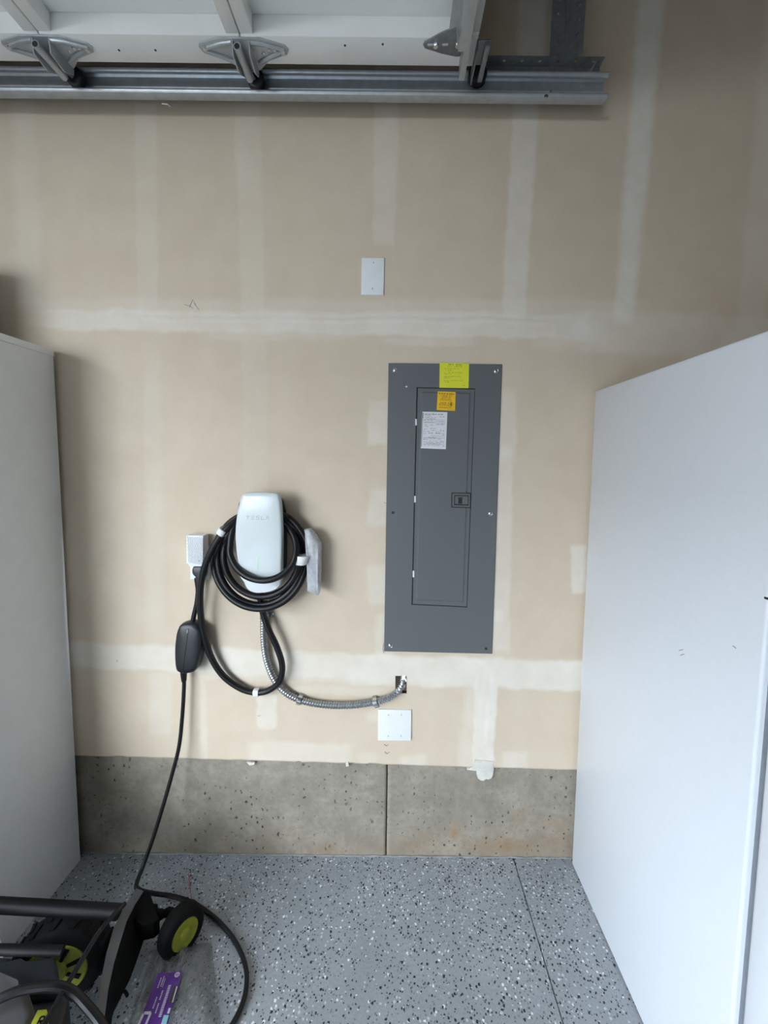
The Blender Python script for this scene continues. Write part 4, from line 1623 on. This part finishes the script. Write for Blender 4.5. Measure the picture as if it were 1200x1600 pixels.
r_ = bmesh.ops.extrude_face_region(bm, geom=bm.faces[:])
for g in r_['geom']:
    if isinstance(g, bmesh.types.BMVert):
        g.co.z -= .012
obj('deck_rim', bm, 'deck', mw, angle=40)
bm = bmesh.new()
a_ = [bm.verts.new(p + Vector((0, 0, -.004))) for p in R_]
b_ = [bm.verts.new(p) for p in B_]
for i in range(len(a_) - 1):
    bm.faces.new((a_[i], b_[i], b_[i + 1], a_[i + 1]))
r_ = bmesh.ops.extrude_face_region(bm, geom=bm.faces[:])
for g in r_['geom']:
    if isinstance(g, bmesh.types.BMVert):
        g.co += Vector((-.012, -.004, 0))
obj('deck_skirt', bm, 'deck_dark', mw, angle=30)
bm = bmesh.new()
prism(bm, [F(a, b, .115) for a, b in ((221, 1393), (236, 1397), (240, 1412), (249, 1434), (240, 1442), (222, 1446), (206, 1432))], (0, 0, -.05), bevel=.006)
obj('wheel_mount', bm, 'deck_dark', mw)
bm = bmesh.new()
sweep(bm, spline([F(236, 1420, .085), F(250, 1430, .08), F(264, 1426, .078), sw], .01), lambda i, k: .013 + .003 * math.sin(i * 2.1), 10)
obj('axle_arm', bm, 'deck_dark', mw)
bm = bmesh.new()
sweep(bm, spline([F(188, 1548, .05), F(195, 1549, .04), F(199, 1556, .02)], .006), .004, 6)
obj('trailing_flap', bm, 'deck_dark', mw)
# motor cover
bm = bmesh.new()
prism(bm, [F(a, b, .26) for a, b in ((-60, 1505), (0, 1519), (28, 1531), (46, 1546), (55, 1575), (48, 1604), (30, 1650), (-80, 1690))], (0, 0, -.16), bevel=.018, seg=4)
obj('motor_cover', bm, 'mower_grey', mw)
bm = bmesh.new()
prism(bm, [F(a, b, .22) for a, b in ((-30, 1488), (18, 1494), (24, 1508), (40, 1502), (72, 1492), (87, 1493), (95, 1535), (92, 1552), (48, 1556), (24, 1528), (-30, 1516))], (0, 0, -.10), bevel=.012, seg=3)
obj('rear_housing', bm, 'dark_grey', mw)
bm = bmesh.new()
prism(bm, [F(a, b, .20) for a, b in ((46, 1552), (94, 1546), (108, 1560), (92, 1612), (60, 1650), (30, 1650), (52, 1590))], (0, 0, -.10), bevel=.010, seg=3)
obj('side_housing', bm, 'charcoal', mw)
bm = bmesh.new()
qb = [F(59, 1577.5, .262), F(73, 1576, .262), F(68, 1606, .262), F(46, 1606, .262)]
bp = [F(a, b, .262) for a, b in ((59, 1578), (73, 1576.5), (75.5, 1588), (68, 1606), (46, 1606), (50, 1596))]
prism(bm, bp, (0, 0, -.05), bevel=.001)
bd = obj('lime_badge', bm, 'lime', mw)
bd['label'] = 'lime badge with a black letter mark'
bm = bmesh.new()
qq = [F(63.5, 1589, .2625), F(70, 1588.5, .2625), F(64, 1603, .2625), F(57, 1603, .2625)]
stroke(bm, qq, [(0, 1), (0, 0), (1, 0), (1, .5), (0, .5)], .0030, (0, 0, .0006))
stroke(bm, qq, [(.4, .5), (1, 1)], .0030, (0, 0, .0006))
obj('badge_mark', bm, 'deck_dark', bd, smooth=False, fin=False)
# unseen bag added beside the deck to block low light from the doorway
bm = bmesh.new()
gb = [[Vector(p) for p in ((-1.80, -1.10, .12), (-1.20, -1.10, .12), (-1.16, -.42, .12), (-1.80, -.42, .12))],
      [Vector(p) for p in ((-1.76, -1.06, .60), (-1.28, -1.06, .54), (-1.26, -.46, .48), (-1.76, -.46, .54))]]
ga, gb_ = ([bm.verts.new(p) for p in r] for r in gb)
for i in range(4):
    j = (i + 1) % 4
    bm.faces.new((ga[i], ga[j], gb_[j], gb_[i]))
bm.faces.new(ga[::-1])
bm.faces.new(gb_)
bmesh.ops.bevel(bm, geom=bm.edges[:], offset=.05, segments=3, affect='EDGES')
obj('light_blocking_bag', bm, 'deck_dark', mw, angle=60)
# folded handle tubes, throttle cord and arched cable
for pts, r in (([(-120, 1408, .30), (0, 1414.5, .30), (100, 1420, .29), (186, 1425, .28)], .0175), ([(-120, 1482, .34), (0, 1484, .33), (60, 1485, .32), (98, 1486, .31)], .0105)):
    bm = bmesh.new()
    sweep(bm, spline([F(*c) for c in pts], .03), r, 14)
    obj('handle_tube', bm, 'black_paint', mw)
bm = bmesh.new()
sweep(bm, spline([F(195, 1412, .29), F(172, 1436, .30), F(155, 1456, .30), (F(128, 1500, .29)), F(100, 1546, .28), F(82, 1578, .28), F(60, 1615, .28), F(30, 1660, .27)], .012), .0058, 8)
obj('control_cord', bm, 'black_rubber', mw)
bm = bmesh.new()
sweep(bm, spline([F(-40, 1582, .29), F(0, 1560, .30), F(38, 1546, .30), (F(85, 1541, .29)), F(112, 1549, .27), F(134, 1570, .25), F(160, 1604, .22), F(180, 1650, .2)], .012), .0095, 10)
obj('power_lead', bm, 'black_rubber', mw)

# ================================================================== FILM-WRAPPED PACK WITH PURPLE LABEL
pk = thing('film_wrapped_pack', 'clear film wrapped pack with a purple label, lying on the floor', 'package', F(280, 1560, 0))
nxp, nyp = 46, 40
oq = [F(230, 1489, 0), F(330, 1472, 0), F(350, 1640, 0), F(188, 1640, 0)]
vv = []
rs = np.random.RandomState(9)
for j in range(nyp):
    for i in range(nxp):
        u, v = i / (nxp - 1), j / (nyp - 1)
        p = bil(oq, u, v)
        e = min(u, 1 - u, v * 1.5, 1.0)
        hgt = .035 * (1 - math.exp(-e * 9)) * (1 - .55 * max(0, u - .62) / .38)
        nn = vnoise(np.array([p.x + p.y * .5]), np.array([p.y * .35]), 51, 60)[0] - .5
        n2 = vnoise(np.array([p.x]), np.array([p.y]), 52, 25)[0] - .5
        ok = min(1, e * 8)
        vv.append((p.x, p.y, max(.0012, hgt + ok * (nn * .009 + n2 * .010))))
ff = [((j + 1) * nxp + i, (j + 1) * nxp + i + 1, j * nxp + i + 1, j * nxp + i) for j in range(nyp - 1) for i in range(nxp - 1)]
me = bpy.data.meshes.new('film')
me.from_pydata(vv, [], ff)
me.polygons.foreach_set('use_smooth', np.ones(len(me.polygons), bool))
me.materials.append(M['film'])
fo_ = bpy.data.objects.new('film', me)
COL.objects.link(fo_)
fo_.parent = pk
fo_.matrix_parent_inverse = pk.matrix_world.inverted()
lz = .044
lq = [F(247, 1521, lz), F(285, 1517, lz), F(255, 1622, lz), F(208, 1622, lz)]
bm = bmesh.new()
g = [[bm.verts.new(bil(lq, i / 8, j / 14) + Vector((0, 0, .0022 * math.sin(i * 1.1 + j * .7)))) for i in range(9)] for j in range(15)]
for j in range(14):
    for i in range(8):
        bm.faces.new((g[j][i], g[j][i + 1], g[j + 1][i + 1], g[j + 1][i]))
lb = obj('label', bm, 'purple', pk)
lb['label'] = 'purple printed label with white sideways lettering'
up = (0, 0, .0036)
rd = random.Random(8)
bm = bmesh.new()
for u, v0, v1, wd in ((.20, .10, .28, .05), (.30, .08, .26, .05), (.38, .12, .26, .035), (.30, .42, .58, .05), (.44, .32, .46, .05), (.45, .52, .66, .05), (.62, .24, .72, .11)):
    v = v0
    while v < v1:
        quad_on(bm, lq, u, u + wd, v, v + .016, up)
        if rd.random() < .6:
            quad_on(bm, lq, u + wd * .4, u + wd * .6, v, v + .024, up)
        v += .026
ring = [(.84 + .085 * math.cos(a), .075 + .035 * math.sin(a)) for a in np.linspace(0, 2 * math.pi, 21)]
stroke(bm, lq, ring, .0028, up)
stroke(bm, lq, [(.82, .07), (.86, .08)], .004, up)
quad_on(bm, lq, .955, .995, .27, .52, up)
stroke(bm, lq, [(.05, .66), (.30, .66), (.26, .95), (.02, .95), (.05, .66)], .006, up)
quad_on(bm, lq, .90, .98, .60, .68, up)
obj('label_text', bm, 'label_white', lb, smooth=False, fin=False)
bm = bmesh.new()
quad_on(bm, lq, .85, .955, .27, .53, up)
obj('label_block', bm, 'ink', lb, smooth=False, fin=False)
bm = bmesh.new()
quad_on(bm, lq, .80, .98, .70, .95, up)
obj('label_picture', bm, 'label_cyan', lb, smooth=False, fin=False)

# loose red line standing up behind the small wheel
bm = bmesh.new()
base_ = F(299, 1416, .0)
sweep(bm, spline([F(299, 1417, .004), F(298.5, 1405, .03), F(297, 1385, .07), F(294, 1366, .11)], .01), .0010, 6)
rl = obj('trimmer_line', bm, 'red', None)
tag(rl, 'thin red line sticking up behind the small mower wheel', 'line')
